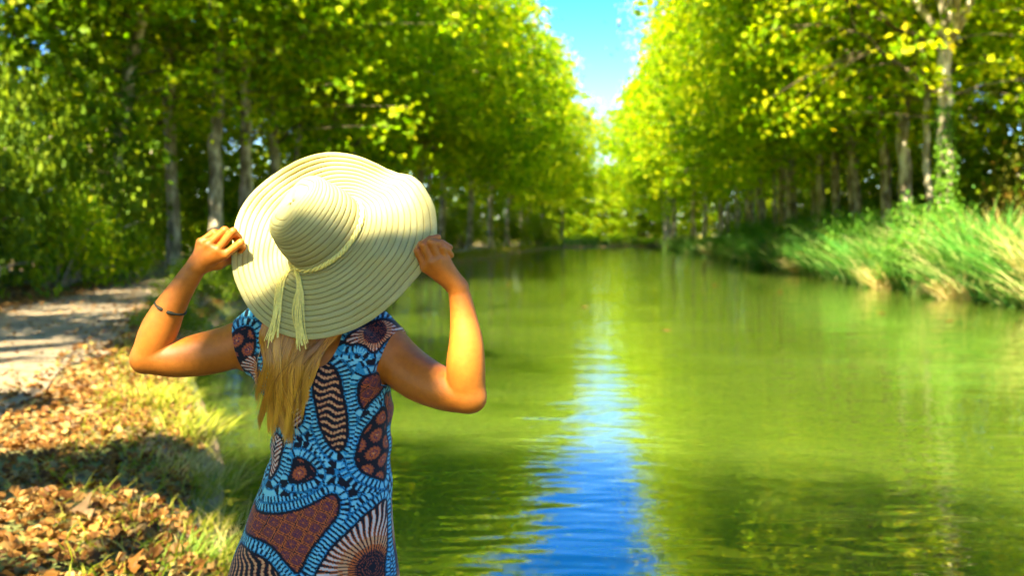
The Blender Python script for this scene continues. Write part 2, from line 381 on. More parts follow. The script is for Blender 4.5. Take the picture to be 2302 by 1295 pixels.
def make_tree(seed, H=26.0, R=9.5, zb=8.6, lean=3.0, fork=7.5, r0=0.42, nclus=430, per=46, leaf=0.29, bend=0.0, skip=None, extra=None):
    """returns (trunk MB, leaf positions, normals, sizes): local +x is the side it leans to"""
    r = np.random.default_rng(seed)
    mb = MB(); mb.tw = MB()
    f = np.array([lean * 0.22 + r.normal() * 0.3, r.normal() * 0.4, fork])
    tr = bez(np.array([0, 0, -0.3]), np.array([bend + f[0] * 0.2, r.normal() * 0.35, fork * 0.5]), f, 12)
    tr[1:-1, :2] += r.normal(size=(10, 2)) * 0.05
    rad = np.linspace(r0, r0 * 0.66, 12); rad[0] *= 1.45; rad[1] *= 1.15
    mb.tube(tr, rad, 11); mb.axis = tr
    skel = [tr[5:]]; srad = [rad[5:]]
    nl = r.integers(4, 6)
    for k in range(nl):
        ph = k / nl * 2 * np.pi + r.uniform(-0.4, 0.4)
        out = np.array([np.cos(ph), np.sin(ph), 0.0])
        hi = r.uniform(0.5, 0.86) * H if k else 0.92 * H
        rr = (R * r.uniform(0.4, 0.65)) if k else R * 0.12
        e = np.array([lean * 0.9, 0, hi]) + out * rr
        m = f + np.array([lean * 0.25, 0, (hi - fork) * 0.42]) + out * rr * 0.75
        L = bez(f - np.array([0, 0, 0.5]), m, e, 13); L[2:] += r.normal(size=(11, 3)) * 0.16
        q = np.linspace(r0 * 0.52, 0.05, 13); mb.tube(L, q, 7); skel.append(L); srad.append(q)
    for k in range(6):                                # spreading lower limbs
        ph = r.uniform(0, 2 * np.pi) if k > 3 else r.uniform(-0.9, 0.9)
        out = np.array([np.cos(ph), np.sin(ph), 0.0])
        S = skel[r.integers(0, len(skel))]; s0 = S[r.integers(3, min(8, len(S)))]
        e = s0 + out * R * r.uniform(0.3, 0.5) + np.array([0, 0, r.uniform(4, 9)])
        L = bez(s0, s0 + out * R * 0.3 + np.array([0, 0, 1.6]), e, 10); L[2:] += r.normal(size=(8, 3)) * 0.15
        q = np.linspace(r0 * 0.22, 0.03, 10); mb.tw.tube(L, q, 6); skel.append(L); srad.append(q)
    S = np.vstack(skel); SR = np.concatenate(srad)
    u = r.beta(1.15, 1.25, nclus); ph = r.uniform(0, 2 * np.pi, nclus)
    prof = np.where(u > 0.38, np.sqrt(np.maximum(1 - ((u - 0.38) / 0.64) ** 2, 0.02)), 0.80 + 0.2 * u / 0.38)
    p1, p2, p3 = r.uniform(0, 6.28, 3)
    lump = 1 + 0.15 * np.sin(3 * ph + p1 + 5 * u) + 0.10 * np.sin(5 * ph + p2 - 7 * u) + 0.08 * np.sin(9 * u + p3)
    rho = np.sqrt(r.uniform(0.10, 1.0, nclus))
    rr = R * prof * lump * rho
    zc = zb + (H - zb) * u + (1 - u) ** 2 * (1.9 * np.sin(2 * ph + p2) + 1.3 * np.sin(5 * ph + p1)) - (rho > 0.8) * r.uniform(0, 1.6, nclus)
    C = np.column_stack([lean * (0.35 + 0.65 * u) + rr * np.cos(ph), rr * np.sin(ph), zc])
    pos = []; nr = []; ne = 0
    if extra is not None: C = np.vstack([extra, C]); ne = len(extra)
    for ci, c in enumerate(C):
        dd = np.linalg.norm(S - c, axis=1) + np.maximum(S[:, 2] - c[2], 0) * 0.7
        k = int(dd.argmin()); s0 = S[k]
        L = bez(s0, (s0 + c) / 2 + np.array([0, 0, 0.5]), c, 5)
        flat = ci >= ne and np.linalg.norm(c - s0) > 4.2 and abs(c[2] - s0[2]) < 1.6      # long level twigs stay thin, and few hang below the crown
        if flat and c[2] < zb + 2.5 and zb > 5 and r.uniform() < 0.6: continue
        if skip is not None and ci >= ne and skip(bez(s0, (s0 + c) / 2 + np.array([0, 0, 0.5]), c, 24)): continue
        mb.tw.tube(L, np.linspace(0.016 if flat else min(0.045, SR[k] * 0.8), 0.010, 5) if ci >= ne else np.linspace(0.014, 0.006, 5), 4, cap=False)
        n = int(per * r.uniform(0.55, 1.45)); sp = r.uniform(0.55, 1.0)
        if ci < ne: n = 60; sp = 0.30 if ci < 41 else 0.6
        q = r.normal(size=(n, 3)) * np.array([1.0, 1.0, 0.36]) * sp
        q[:, 2] -= 0.16 * (q[:, 0] ** 2 + q[:, 1] ** 2) / sp
        pos.append(c + q)
        o = c - np.array([lean * 0.6, 0, H * 0.5]); o = o / np.linalg.norm(o)
        nr.append(norm(o * 0.45 + np.array([0, 0, 0.75]) + 0.55 * r.normal(size=(n, 3)) + 0.25 * q))
    pos = np.vstack(pos); nr = np.vstack(nr)
    return mb, pos, nr, leaf * r.uniform(0.7, 1.25, len(pos))

def crown_mesh(name, pos, nr, size, seed, mat):
    V, Fc = leaves_np(pos, nr, size, np.random.default_rng(seed))
    return mesh_np(name, V, Fc, mat, False)

VARIANTS = []; AXES = []
for k in range(6):
    kw = [dict(H=27, R=9.2, fork=10.5, bend=0.3, r0=0.34), dict(H=25, R=8.8, fork=12.0, bend=-0.5, r0=0.30), dict(H=28, R=9.8, fork=9.5, bend=0.9, r0=0.36),
          dict(H=26, R=9.2, fork=11.2, bend=-0.9, r0=0.32), dict(H=24, R=8.6, fork=9.8, lean=3.8, r0=0.28), dict(H=27.5, R=9.4, fork=12.5, bend=0.6, r0=0.34)][k]
    mb, pos, nr, sz = make_tree(100 + k, **kw)
    AXES.append(mb.axis)
    VARIANTS.append((mb.mesh('trunk', M['bark']), crown_mesh('crown', pos, nr, sz, k, M['leaf']), mb.tw.mesh('branches', M['twig'])))

FARV = []
for k in range(4):
    kw = [dict(H=27, R=9.6, fork=9.0, r0=0.34), dict(H=25, R=9.2, fork=10.5, r0=0.32), dict(H=28, R=9.8, fork=8.5, bend=0.6, r0=0.36), dict(H=26, R=9.4, fork=9.6, bend=-0.6, r0=0.32)][k]
    mb, pos, nr, sz = make_tree(140 + k, zb=8.0, nclus=290, per=34, leaf=0.44, **kw)
    FARV.append((mb.mesh('trunk', M['bark']), crown_mesh('crown', pos, nr, sz, k, M['leaf']), mb.tw.mesh('branches', M['twig'])))
WOOD = []
for k in range(2):     # wood-edge trees, leafy almost to the ground
    mb, pos, nr, sz = make_tree(160 + k, H=22, R=7.5, zb=0.8, lean=1.0, fork=3.5, r0=0.28, nclus=340, per=42, leaf=0.42)
    WOOD.append((mb.mesh('trunk', M['bark']), crown_mesh('crown', pos, nr, sz, k, M['leaf_mid']), mb.tw.mesh('branches', M['twig'])))

SLIM = []
for k in range(3):
    mb, pos, nr, sz = make_tree(180 + k, H=19, R=4.6, zb=8.0, lean=2.6, fork=(8.5, 10, 7.5)[k], r0=(0.20, 0.17, 0.22)[k], nclus=120, per=34, leaf=0.36, bend=(1.0, -0.9, 0.5)[k])
    SLIM.append((mb.mesh('trunk', M['bark']), crown_mesh('crown', pos, nr, sz, k, M['leaf']), mb.tw.mesh('branches', M['twig'])))
mb, pos, nr, sz = make_tree(170, H=23, R=6.5, zb=1.5, lean=0.5, fork=4.5, r0=0.28, nclus=300, per=40, leaf=0.55)
BENDT = [(mb.mesh('trunk', M['bark']), crown_mesh('crown', pos, nr, sz, 3, M['leaf']), mb.tw.mesh('branches', M['twig']))]

def ivy_mesh(h, rad, seed, ax, n=1700):
    r = np.random.default_rng(seed)
    z = h * r.uniform(0, 1, n) ** 1.2; ph = r.uniform(0, 6.283, n); rr = rad * r.uniform(0.95, 1.75, n) * (1 - 0.35 * z / h)
    pos = np.column_stack([rr * np.cos(ph), rr * np.sin(ph), z])
    pos[:, 0] += np.interp(z, ax[:, 2], ax[:, 0]); pos[:, 1] += np.interp(z, ax[:, 2], ax[:, 1])
    nr = norm(np.column_stack([np.cos(ph), np.sin(ph), r.uniform(-0.2, 0.8, n)]) + 0.4 * r.normal(size=(n, 3)))
    V, Fc = leaves_np(pos, nr, r.uniform(0.14, 0.24, n), r)
    return mesh_np('ivy', V, Fc, M['ivy'], False)

def plant_tree(x, y, var, rz, s, label, group, ivy=0, wide=1.0, lib=None):
    z = float(ground_z(np.array([[x, y]]))[0])
    t = thing('plane_tree', (x, y, z), label, 'tree', group, rz)
    t.scale = (s * wide, s * wide, s)
    lib = VARIANTS if lib is None else lib
    tm, cm, bm_ = lib[var % len(lib)]
    obj('trunk', tm, t); tag(obj('branches', bm_, t), kind='stuff'); obj('crown', cm, t)
    if ivy: obj('ivy', ivy_mesh(ivy, 0.33, int(x * 10) % 97, AXES[var]), t)
    return t

PG = 'plane trees along the towpath bank'; RG = 'plane trees along the reed bank'
# towpath bank: water-side row and outer row, in view
TOW = [
    (-14.6, 43.0, 1, -0.3, 0.98, 'bare-trunked plane tree at the towpath edge just above the raised elbow', 0),
    (-14.9, 38.0, 3, 0.5, 0.95, 'ivy-darkened plane tree in front of the bare trunk near the towpath', 9.5),
    (-12.0, 40.0, 5, 0.9, 0.94, 'plane tree with pale flaking patch rising just beside the hat brim', 0),
    (-12.1, 44.5, 0, -1.0, 0.92, 'slim plane tree second along the water edge beyond the gripping hand', 0),
    (-12.2, 51.0, 2, 1.2, 0.92, 'dark plane tree standing directly behind the top of the hat', 0),
    (-11.0, 58.0, 4, -0.5, 0.98, 'plane tree behind the hat crown, fourth along the water edge', 0),
    (-9.8, 66.0, 1, 0.6, 1.0, 'plane tree over the hat brim, fifth along the water edge', 0),
    (-8.8, 74.0, 3, -0.1, 0.98, 'plane tree beyond the hat, sixth along the water edge', 0),
    (-7.6, 82.0, 0, 0.3, 1.0, 'plane tree beside the hat, seventh along the water edge', 0),
    (-6.4, 90.0, 5, -0.4, 0.98, 'pale-stemmed plane tree above the far fingertips on the water edge', 0),
]
for a in TOW: plant_tree(*a[:5], a[5], PG, a[6], lib=FARV if a[1] > 52 else VARIANTS)
far = 'distant plane tree in the dark shaded row along the towpath bank'
for k, y in enumerate(range(99, 182, 11)):
    bx = float(np.interp(y, LEFT[6:, 1], LEFT[6:, 0]))
    plant_tree(bx - 2.4 + 0.03 * max(y - 140, 0) + 0.8 * math.sin(k * 2.1), y + math.sin(k * 3.3), (k * 5 + 1) % 6, 0.5 * math.sin(k * 1.7), 0.95 + 0.05 * math.sin(k * 2.3), far, PG, lib=FARV)
# wood edge beyond the path
for k, (x, y, lab) in enumerate([(-21, 36, 'leafy woodland tree behind the ivy-darkened trunk'), 
        (-15.5, 68, 'leafy woodland tree behind the hat crown'), (-16, 80, 'leafy woodland tree behind the water-edge row above the hat'), (-12, 100, 'leafy woodland tree behind the pale-stemmed trunk'),
        (-8, 122, 'leafy woodland tree in the dark middle of the far row'), (-4, 145, 'leafy woodland tree in the darkest far corner'), (3, 170, 'leafy woodland tree nearest the canal bend'),
        (-25, 26, 'leafy woodland tree behind the shrubs at the frame edge')]):
    plant_tree(x, y, k, 0.7 * math.sin(k * 2.7), 0.9 + 0.1 * math.sin(k * 1.9), lab, 'woodland trees beyond the towpath', lib=WOOD)
# reed bank, front row
REED = [
    (18.5, 41.5, 2, 3.3, 1.06, 'ivy-wrapped plane tree rising from the tall cane at the frame edge', 6.5),
    (19.0, 47.5, 0, 2.9, 1.06, 'thick slanting plane tree, second trunk behind the reed clump', 0),
    (19.8, 53.0, 3, 3.5, 1.03, 'plane tree with sunlit mottled stem, third behind the reeds', 0),
    (20.2, 57.5, 4, 3.0, 0.98, 'slender shaded plane tree between the mottled and straight dark trunks', 0),
    (20.4, 63.0, 1, 3.1, 1.05, 'straight dark plane tree, fourth trunk behind the reeds', 0),
    (22.0, 69.5, 2, 3.3, 0.95, 'dark stooping plane tree just before the bright cream-barked one', 0),
    (21.7, 76.0, 5, 2.8, 1.04, 'bright cream-barked plane tree, fifth trunk behind the reeds', 0),
    (22.8, 84.0, 4, 3.4, 1.06, 'slender plane tree just past the bright cream-barked one', 0),
    (23.7, 93.0, 2, 3.0, 1.03, 'forked plane tree leaning to the water, seventh behind the reeds', 0),
    (24.8, 103.0, 0, 3.3, 1.05, 'plane tree eighth along the reed bank beyond the forked one', 0),
    (25.4, 113.0, 3, 2.9, 1.06, 'pale leaning plane tree at the far end of the dark shrubs', 0),
    (25.8, 123.0, 1, 3.2, 1.04, 'plane tree tenth along the reed bank past the leaning one', 0),
]
for a in REED: plant_tree(*a[:5], a[5], RG, a[6], lib=FARV if a[1] > 80 else VARIANTS)
for k, y in enumerate(range(134, 200, 11)):
    plant_tree(25.8 + (k > 2) * (k - 2) * 1.2 + 0.7 * math.sin(k * 2.0), y, k + 3, 3.14 + 0.5 * math.sin(k), 1.06, 'distant plane tree at the sunlit far end of the reed bank', RG, lib=FARV)
for k, (x, y, lab) in enumerate([(30, 38, 'woodland tree behind the big dark shrub and ivy-wrapped trunk'), (30.5, 50, 'woodland tree behind the mottled trunk of the reed bank'),
        (31.5, 63, 'woodland tree behind the straight dark trunk'), (33, 77, 'woodland tree behind the cream-barked trunk'), (35, 94, 'woodland tree behind the forked trunk'), (38, 114, 'woodland tree behind the pale leaning trunk'), (42, 136, 'distant woodland tree filling the gap beyond the pale leaning trunk'), (34, 146, 'distant woodland tree closing the bright gap behind the reed-bank trunks'), (44, 158, 'distant woodland tree at the end of the reed bank')]):
    plant_tree(x, y, k, 3.14 + 0.6 * math.sin(k * 2.2), 0.95, lab, 'woodland trees behind the reed bank', lib=WOOD)
for k, (x, y, lab) in enumerate([(19.4, 44.5, 'slim leaning plane tree between the ivy-wrapped and slanting trunks'), (20.0, 50.2, 'slim plane tree between the slanting and mottled trunks'), (20.9, 60.2, 'slim plane tree just before the straight dark trunk'),
        (21.4, 66.2, 'slim pale plane tree just past the straight dark trunk'), (22.2, 73.0, 'slim plane tree leaning beside the bright cream-barked trunk'), (23.0, 80.0, 'slim plane tree past the bright cream-barked trunk'),
        (23.9, 88.5, 'slim leaning plane tree before the forked trunk'), (24.8, 98.0, 'slim plane tree after the forked trunk'), (25.6, 108.0, 'slim plane tree before the pale leaning trunk'), (26.0, 118.0, 'slim plane tree after the pale leaning trunk')]):
    plant_tree(x, y, k, 3.14 + 0.8 * math.sin(k * 1.9), 1.0 + 0.12 * math.sin(k * 2.6), lab, RG, lib=SLIM)
for k, (x, y, lab) in enumerate([(-13.6, 48.0, 'slim plane tree next to the bare trunk past the towpath'), (-11.6, 54.5, 'slim plane tree rising behind the upper hat brim'), (-10.4, 62.0, 'slim plane tree over the hat crown in the water-edge row'),
        (-8.0, 78.0, 'slim pale plane tree beyond the wavy side of the brim'), (-6.9, 86.5, 'slim plane tree above the gripping fingertips'), (-4.4, 95.0, 'slim sunlit plane tree past the gripping fingertips')]):
    plant_tree(x, y, k, 0.8 * math.sin(k * 2.3), 1.0 + 0.1 * math.sin(k * 2.1), lab, PG, lib=SLIM)
for k, (x, y, lab) in enumerate([(-21.5, 57, 'leafy woodland tree between the bare trunk and the brim'), (-29, 70, 'leafy woodland tree deep behind the bare trunk'), (-24.5, 65, 'leafy woodland tree seen just beside the bare trunk'), (-19.6, 51, 'leafy woodland tree filling the gap by the ivy-darkened trunk')]):
    plant_tree(x, y, k, k, 0.72, lab, 'woodland trees beyond the towpath', lib=WOOD)
# the closing wall of trees beyond the bend
for k, (x, y, s) in enumerate([(5, 198, 0.95), (10, 202, 0.86), (15, 205, 0.76), (19.5, 208, 0.72), (24, 210, 0.74), (29, 213, 0.78), (34, 216, 0.84), (41, 219, 0.9)]):
    plant_tree(x, y, k, -1.57 + 0.4 * math.sin(k * 3), s, 'small distant leafy tree closing the view at the canal bend', 'trees at the canal bend', lib=BENDT)

# near towpath trees: their shade falls on the woman and the bank; gaps cut and leaf clusters added along sun rays shape that light
def sun_gaps(pos, holes):
    keep = np.ones(len(pos), bool)
    for c, rad in holes:
        v = pos - np.asarray(c); t = v @ SUN
        d = np.linalg.norm(v - t[:, None] * SUN, axis=1)
        keep &= ~((d < rad + 0.0046 * t) & (t > 0))
    return keep

HOLES = [(P(660, 385, 2.50), 0.10), (P(730, 370, 2.50), 0.10), (P(800, 395, 2.48), 0.11), (P(572, 470, 2.50), 0.11), (P(590, 545, 2.50), 0.07), (P(860, 420, 2.43), 0.03), (P(552, 510, 2.50), 0.06),
         (P(1036, 770, 2.335), 0.016), (P(1033, 725, 2.335), 0.008), (P(1042, 815, 2.335), 0.006), (P(326, 730, 2.47), 0.045)]
SHADE = [P(px, py, 2.48) for px, py in [(325, 815), (420, 805), (500, 790), (400, 700), (450, 590), (500, 540), (700, 480), (640, 560), (740, 570), (600, 660), (560, 620), (690, 700), (780, 690), (860, 640), (920, 590), (975, 590), (1030, 660),
          (1075, 790), (900, 820), (970, 880), (1060, 905), (560, 740), (640, 800), (740, 800), (840, 800), (620, 900), (720, 900), (830, 900), (640, 1000), (750, 1000), (850, 1000), (620, 1100), (730, 1100), (840, 1100), (570, 1200), (680, 1200), (790, 1200), (880, 1200), (560, 1290), (700, 1290), (840, 1290)]]
assert len(SHADE) == 41  # leaf clusters are added to the first near crown to shade these points
for px, py in [(880, 1270), (960, 1270), (1040, 1260), (1120, 1260), (920, 1210), (1000, 1200), (1080, 1190), (1160, 1200), (1200, 1280), (900, 1240), (940, 1240), (480, 900), (540, 950), (530, 860), (480, 850), (560, 1000)]:
    SHADE.append(P(px, py, (CAMZ + 0.5) * F / (py - HORIZ)))
for px, py, rad in [(60, 1215, 0.6), (250, 1230, 0.65), (430, 1190, 0.5), (540, 1150, 0.28), (160, 1180, 0.5), (420, 1260, 0.5), (60, 970, 0.5), (150, 940, 0.35),
                    (260, 810, 0.7), (330, 860, 0.6), (400, 900, 0.6), (60, 850, 0.7), (200, 700, 0.9), (60, 790, 0.6), (330, 655, 1.2), (460, 840, 0.5), (20, 860, 0.5)]:
    Yg = CAMZ * F / (py - HORIZ)
    HOLES.append((P(px, py, Yg), rad * 1.25))

_r = np.random.default_rng(5)  # random gaps cut in the near crowns so sun reaches the towpath shrubs
for _ in range(70):
    HOLES.append((np.array([_r.uniform(-17, -10.5), _r.uniform(21, 42), _r.uniform(0.3, 7.5)]), _r.uniform(0.12, 0.4)))
NEAR = [(-7.2, -8.0, 'plane tree standing behind the camera whose shade falls on the woman'),
        (-12.5, 1.5, 'plane tree beside the path abreast of the camera'),
        (-16.0, 11.5, 'plane tree overhanging the towpath at the frame edge'),
        (-17.0, 20.5, 'plane tree behind the shrubs whose leaves fill the upper corner'),
        (-17.5, 29.0, 'dark-stemmed plane tree among the shrubs past the towpath corner')]
for k, (x, y, lab) in enumerate(NEAR):
    z = float(ground_z(np.array([[x, y]]))[0])
    mb, pos, nr, sz = make_tree((321, 301, 302, 303, 304)[k], H=(16, 20, 22, 24, 24)[k], R=(6.4, 6.8, 7.6, 7.4, 6.2)[k], zb=(5.6, 6.5, 6.5, 6.5, 7.0)[k], lean=(0.8, 1.0, 2.0, 2.0, 2.0)[k], fork=7.0 + 0.5 * (k % 2), nclus=(300, 260, 250, 210, 150)[k], per=(85, 52, 44, 40, 38)[k], leaf=0.29, skip=lambda L: not sun_gaps(L + np.array([x, y, z]), HOLES[:11]).all(), extra=[p + SUN * (9.5 + 0.35 * (j % 4)) - np.array([x, y, z]) for j, p in enumerate(SHADE)] if k == 0 else None)
    t = thing('plane_tree', (x, y, z), lab, 'tree', PG)
    obj('trunk', mb.mesh('trunk', M['bark']), t); tag(obj('branches', mb.tw.mesh('branches', M['twig']), t), kind='stuff')
    V, Fc = leaves_np(pos, nr, sz, np.random.default_rng(50 + k))
    W = V.reshape(-1, 4, 3) + np.array([x, y, z])
    kp = np.ones(len(W), bool)
    for q in (W[:, 0], W[:, 1], W[:, 2], W[:, 3], W.mean(1), (W[:, 0] + W[:, 1]) / 2, (W[:, 1] + W[:, 2]) / 2, (W[:, 2] + W[:, 3]) / 2, (W[:, 3] + W[:, 0]) / 2, 0.75 * W[:, 0] + 0.25 * W[:, 2], 0.25 * W[:, 0] + 0.75 * W[:, 2]): kp &= sun_gaps(q, HOLES)
    V = V.reshape(-1, 4, 3)[kp].reshape(-1, 3); Fc = (np.arange(kp.sum()) * 4)[:, None, None] + LEAF_F[None]
    obj('crown', mesh_np('crown', V, Fc.reshape(-1, 3), M['leaf'], False), t)

# ------------------------------------------------------------------ shrubs
def make_shrub(seed, n=5200, leaf=0.20):
    """unit shrub: about 1 wide in radius, 1 high, leaves in clumps on arching stems"""
    r = np.random.default_rng(seed); st = MB(); pos = []; nr = []
    for k in range(46):
        ph = r.uniform(0, 6.283); ro = math.sqrt(r.uniform(0.02, 1)); h = r.uniform(0.25, 1.0) * math.sqrt(max(1 - 0.75 * ro * ro, 0.1))
        c = np.array([ro * math.cos(ph), ro * math.sin(ph), h])
        st.tube(bez(np.array([c[0] * 0.12, c[1] * 0.12, -0.03]), np.array([c[0] * 0.5, c[1] * 0.5, h * 0.9]), c, 6), np.linspace(0.016, 0.004, 6), 4, cap=False)
        m = n // 46; q = r.normal(size=(m, 3)) * np.array([0.15, 0.15, 0.10])
        p = c + q; p[:, 2] = np.maximum(p[:, 2], 0.02); pos.append(p)
        nr.append(norm(norm(c - np.array([0, 0, 0.2])) * 0.5 + np.array([0, 0, 0.6]) + 0.6 * r.normal(size=(m, 3))))
    return st.mesh('stem', M['bark']), np.vstack(pos), np.vstack(nr), r
SHRUB = {}
for k in range(3):
    st, pos, nr, r = make_shrub(500 + k)
    for mk in ('leaf_dark', 'leaf_rust', 'leaf', 'bush'):
        V, Fc = leaves_np(pos, nr, r.uniform(0.035, 0.075, len(pos)), np.random.default_rng(k))
        SHRUB[k, mk] = (st, mesh_np('foliage', V, Fc, M[mk], False))

def shrub(x, y, w, h, k, mk, label, group, rz=0.0):
    z = float(ground_z(np.array([[x, y]]))[0])
    t = thing('shrub', (x, y, z), label, 'shrub', group, rz); t.scale = (w, w, h)
    st, fo = SHRUB[k, mk]
    obj('stem', st, t); obj('foliage', fo, t)

SG = 'shrubs lining the towpath'; SR = 'shrubs behind the reed bank'
for a in [
    (-13.6, 23.0, 2.5, 5.2, 0, 'leaf_dark', 'tall dark shrub nearest along the towpath at the frame edge'),
    (-14.4, 27.0, 2.4, 6.5, 1, 'leaf_dark', 'tall dark shrub second along the towpath'),
    (-13.7, 29.8, 1.7, 3.4, 2, 'leaf', 'light green shrub with yellowish leaves at the towpath bend'),
    (-14.6, 33.2, 2.2, 5.0, 0, 'leaf_dark', 'dark shrub at the foot of the ivy-darkened trunk'),
    (-13.9, 35.3, 1.3, 2.2, 1, 'leaf', 'low bright shrub between the trunks beyond the towpath'),
    (-16.6, 39.5, 2.6, 5.5, 2, 'leaf_dark', 'dark shrub behind the bare trunk by the towpath'),
    (-13.2, 47.0, 1.8, 2.8, 0, 'leaf', 'bright shrub beyond the bare trunk beside the raised forearm'),
    (-17.0, 31.0, 3.0, 7.5, 1, 'leaf_dark', 'very tall dark shrub behind the front towpath shrubs'),
    (-18.0, 25.0, 3.0, 7.0, 0, 'leaf_dark', 'broad dark shrub deepest in the shade of the frame edge'),
    (-15.5, 56.0, 2.8, 5.0, 2, 'leaf_dark', 'shaded shrub between the far towpath trunks'),
    (-14.0, 68.0, 2.8, 4.6, 1, 'leaf_dark', 'shaded shrub behind the hat along the far towpath'),
    (-12.0, 80.0, 3.0, 5.0, 0, 'leaf_dark', 'shaded shrub behind the far fingertips'),
    (-9.0, 98.0, 3.0, 5.0, 2, 'leaf_dark', 'distant shaded shrub behind the towpath row'),
    (-6.0, 115.0, 3.2, 5.0, 1, 'leaf_dark', 'distant dark shrub in the shade before the bend'),
    (-1.5, 135.0, 3.4, 5.2, 0, 'leaf_dark', 'distant dark shrub at the darkest part of the towpath row'),
    (3.5, 155.0, 3.4, 4.5, 2, 'leaf_dark', 'distant dark shrub nearest the canal bend'),
]: shrub(*a[:6], a[6], SG, rz=a[1])
for k, (x, y, w, h, mk, lab) in enumerate([
    (24.0, 39.0, 3.4, 7.5, 'leaf_dark', 'big dark shrub behind the ivy-wrapped trunk'),
    (25.5, 44.5, 3.4, 7.5, 'leaf_rust', 'rusty-tinged shrub behind the slanting trunk'),
    (25.0, 50.5, 3.2, 6.2, 'leaf_dark', 'dark shrub filling the gap behind the mottled trunk'),
    (26.0, 57.0, 3.0, 5.6, 'leaf_rust', 'rusty shrub between the mottled and dark trunks'),
    (26.0, 64.0, 3.2, 6.0, 'leaf_dark', 'dark shrub behind the straight dark trunk'),
    (27.0, 72.0, 3.2, 5.0, 'leaf_dark', 'dark shrub before the cream-barked trunk'),
    (28.0, 81.0, 3.4, 5.0, 'leaf_rust', 'brownish shrub behind the cream-barked trunk'),
    (29.0, 92.0, 3.6, 5.0, 'leaf_dark', 'dark shrub behind the forked trunk'),
    (30.0, 105.0, 4.0, 5.0, 'leaf_dark', 'distant dark shrub behind the pale leaning trunk'),
    (33.0, 128.0, 4.5, 6.0, 'leaf', 'distant bright shrub in the gap of the far reed-bank trunks'),
    (36.0, 150.0, 5.0, 7.0, 'leaf', 'farthest bright shrub behind the reed-bank row')]):
    shrub(x, y, w, h, k % 3, mk, lab, SR, rz=k * 1.3)
for k, (x, y) in enumerate([(-30, 96), (-36, 104), (-25, 108)]):
    shrub(x, y, 7.0, 4.5, k, 'leaf', 'far low bushes glimpsed between the trunks past the towpath', 'far bushes past the towpath', rz=k)
for k, x in enumerate([8, 14, 20, 27, 34]):
    shrub(x, 187 + 1.0 * k + (k > 1) * 4, 3.6, 2.0, k % 3, 'leaf', 'low distant shrub on the bank at the canal bend', 'shrubs at the canal bend', rz=k)
for k, (x, y, w, h, lab) in enumerate([(-7.6, 24.0, 0.9, 1.2, 'small green shrub on the water edge beside the bent elbow'), (-8.3, 28.5, 1.0, 1.3, 'small shrub on the water edge below the brim'),
                                        (-8.4, 33.0, 1.0, 1.1, 'small shrub at the water edge under the hat'), (-5.9, 17.2, 0.6, 0.8, 'tiny shrub at the waterline inside the bent arm')]):
    shrub(x, y, w, h, k % 3, 'leaf_dark', lab, 'small water-edge shrubs', rz=k)

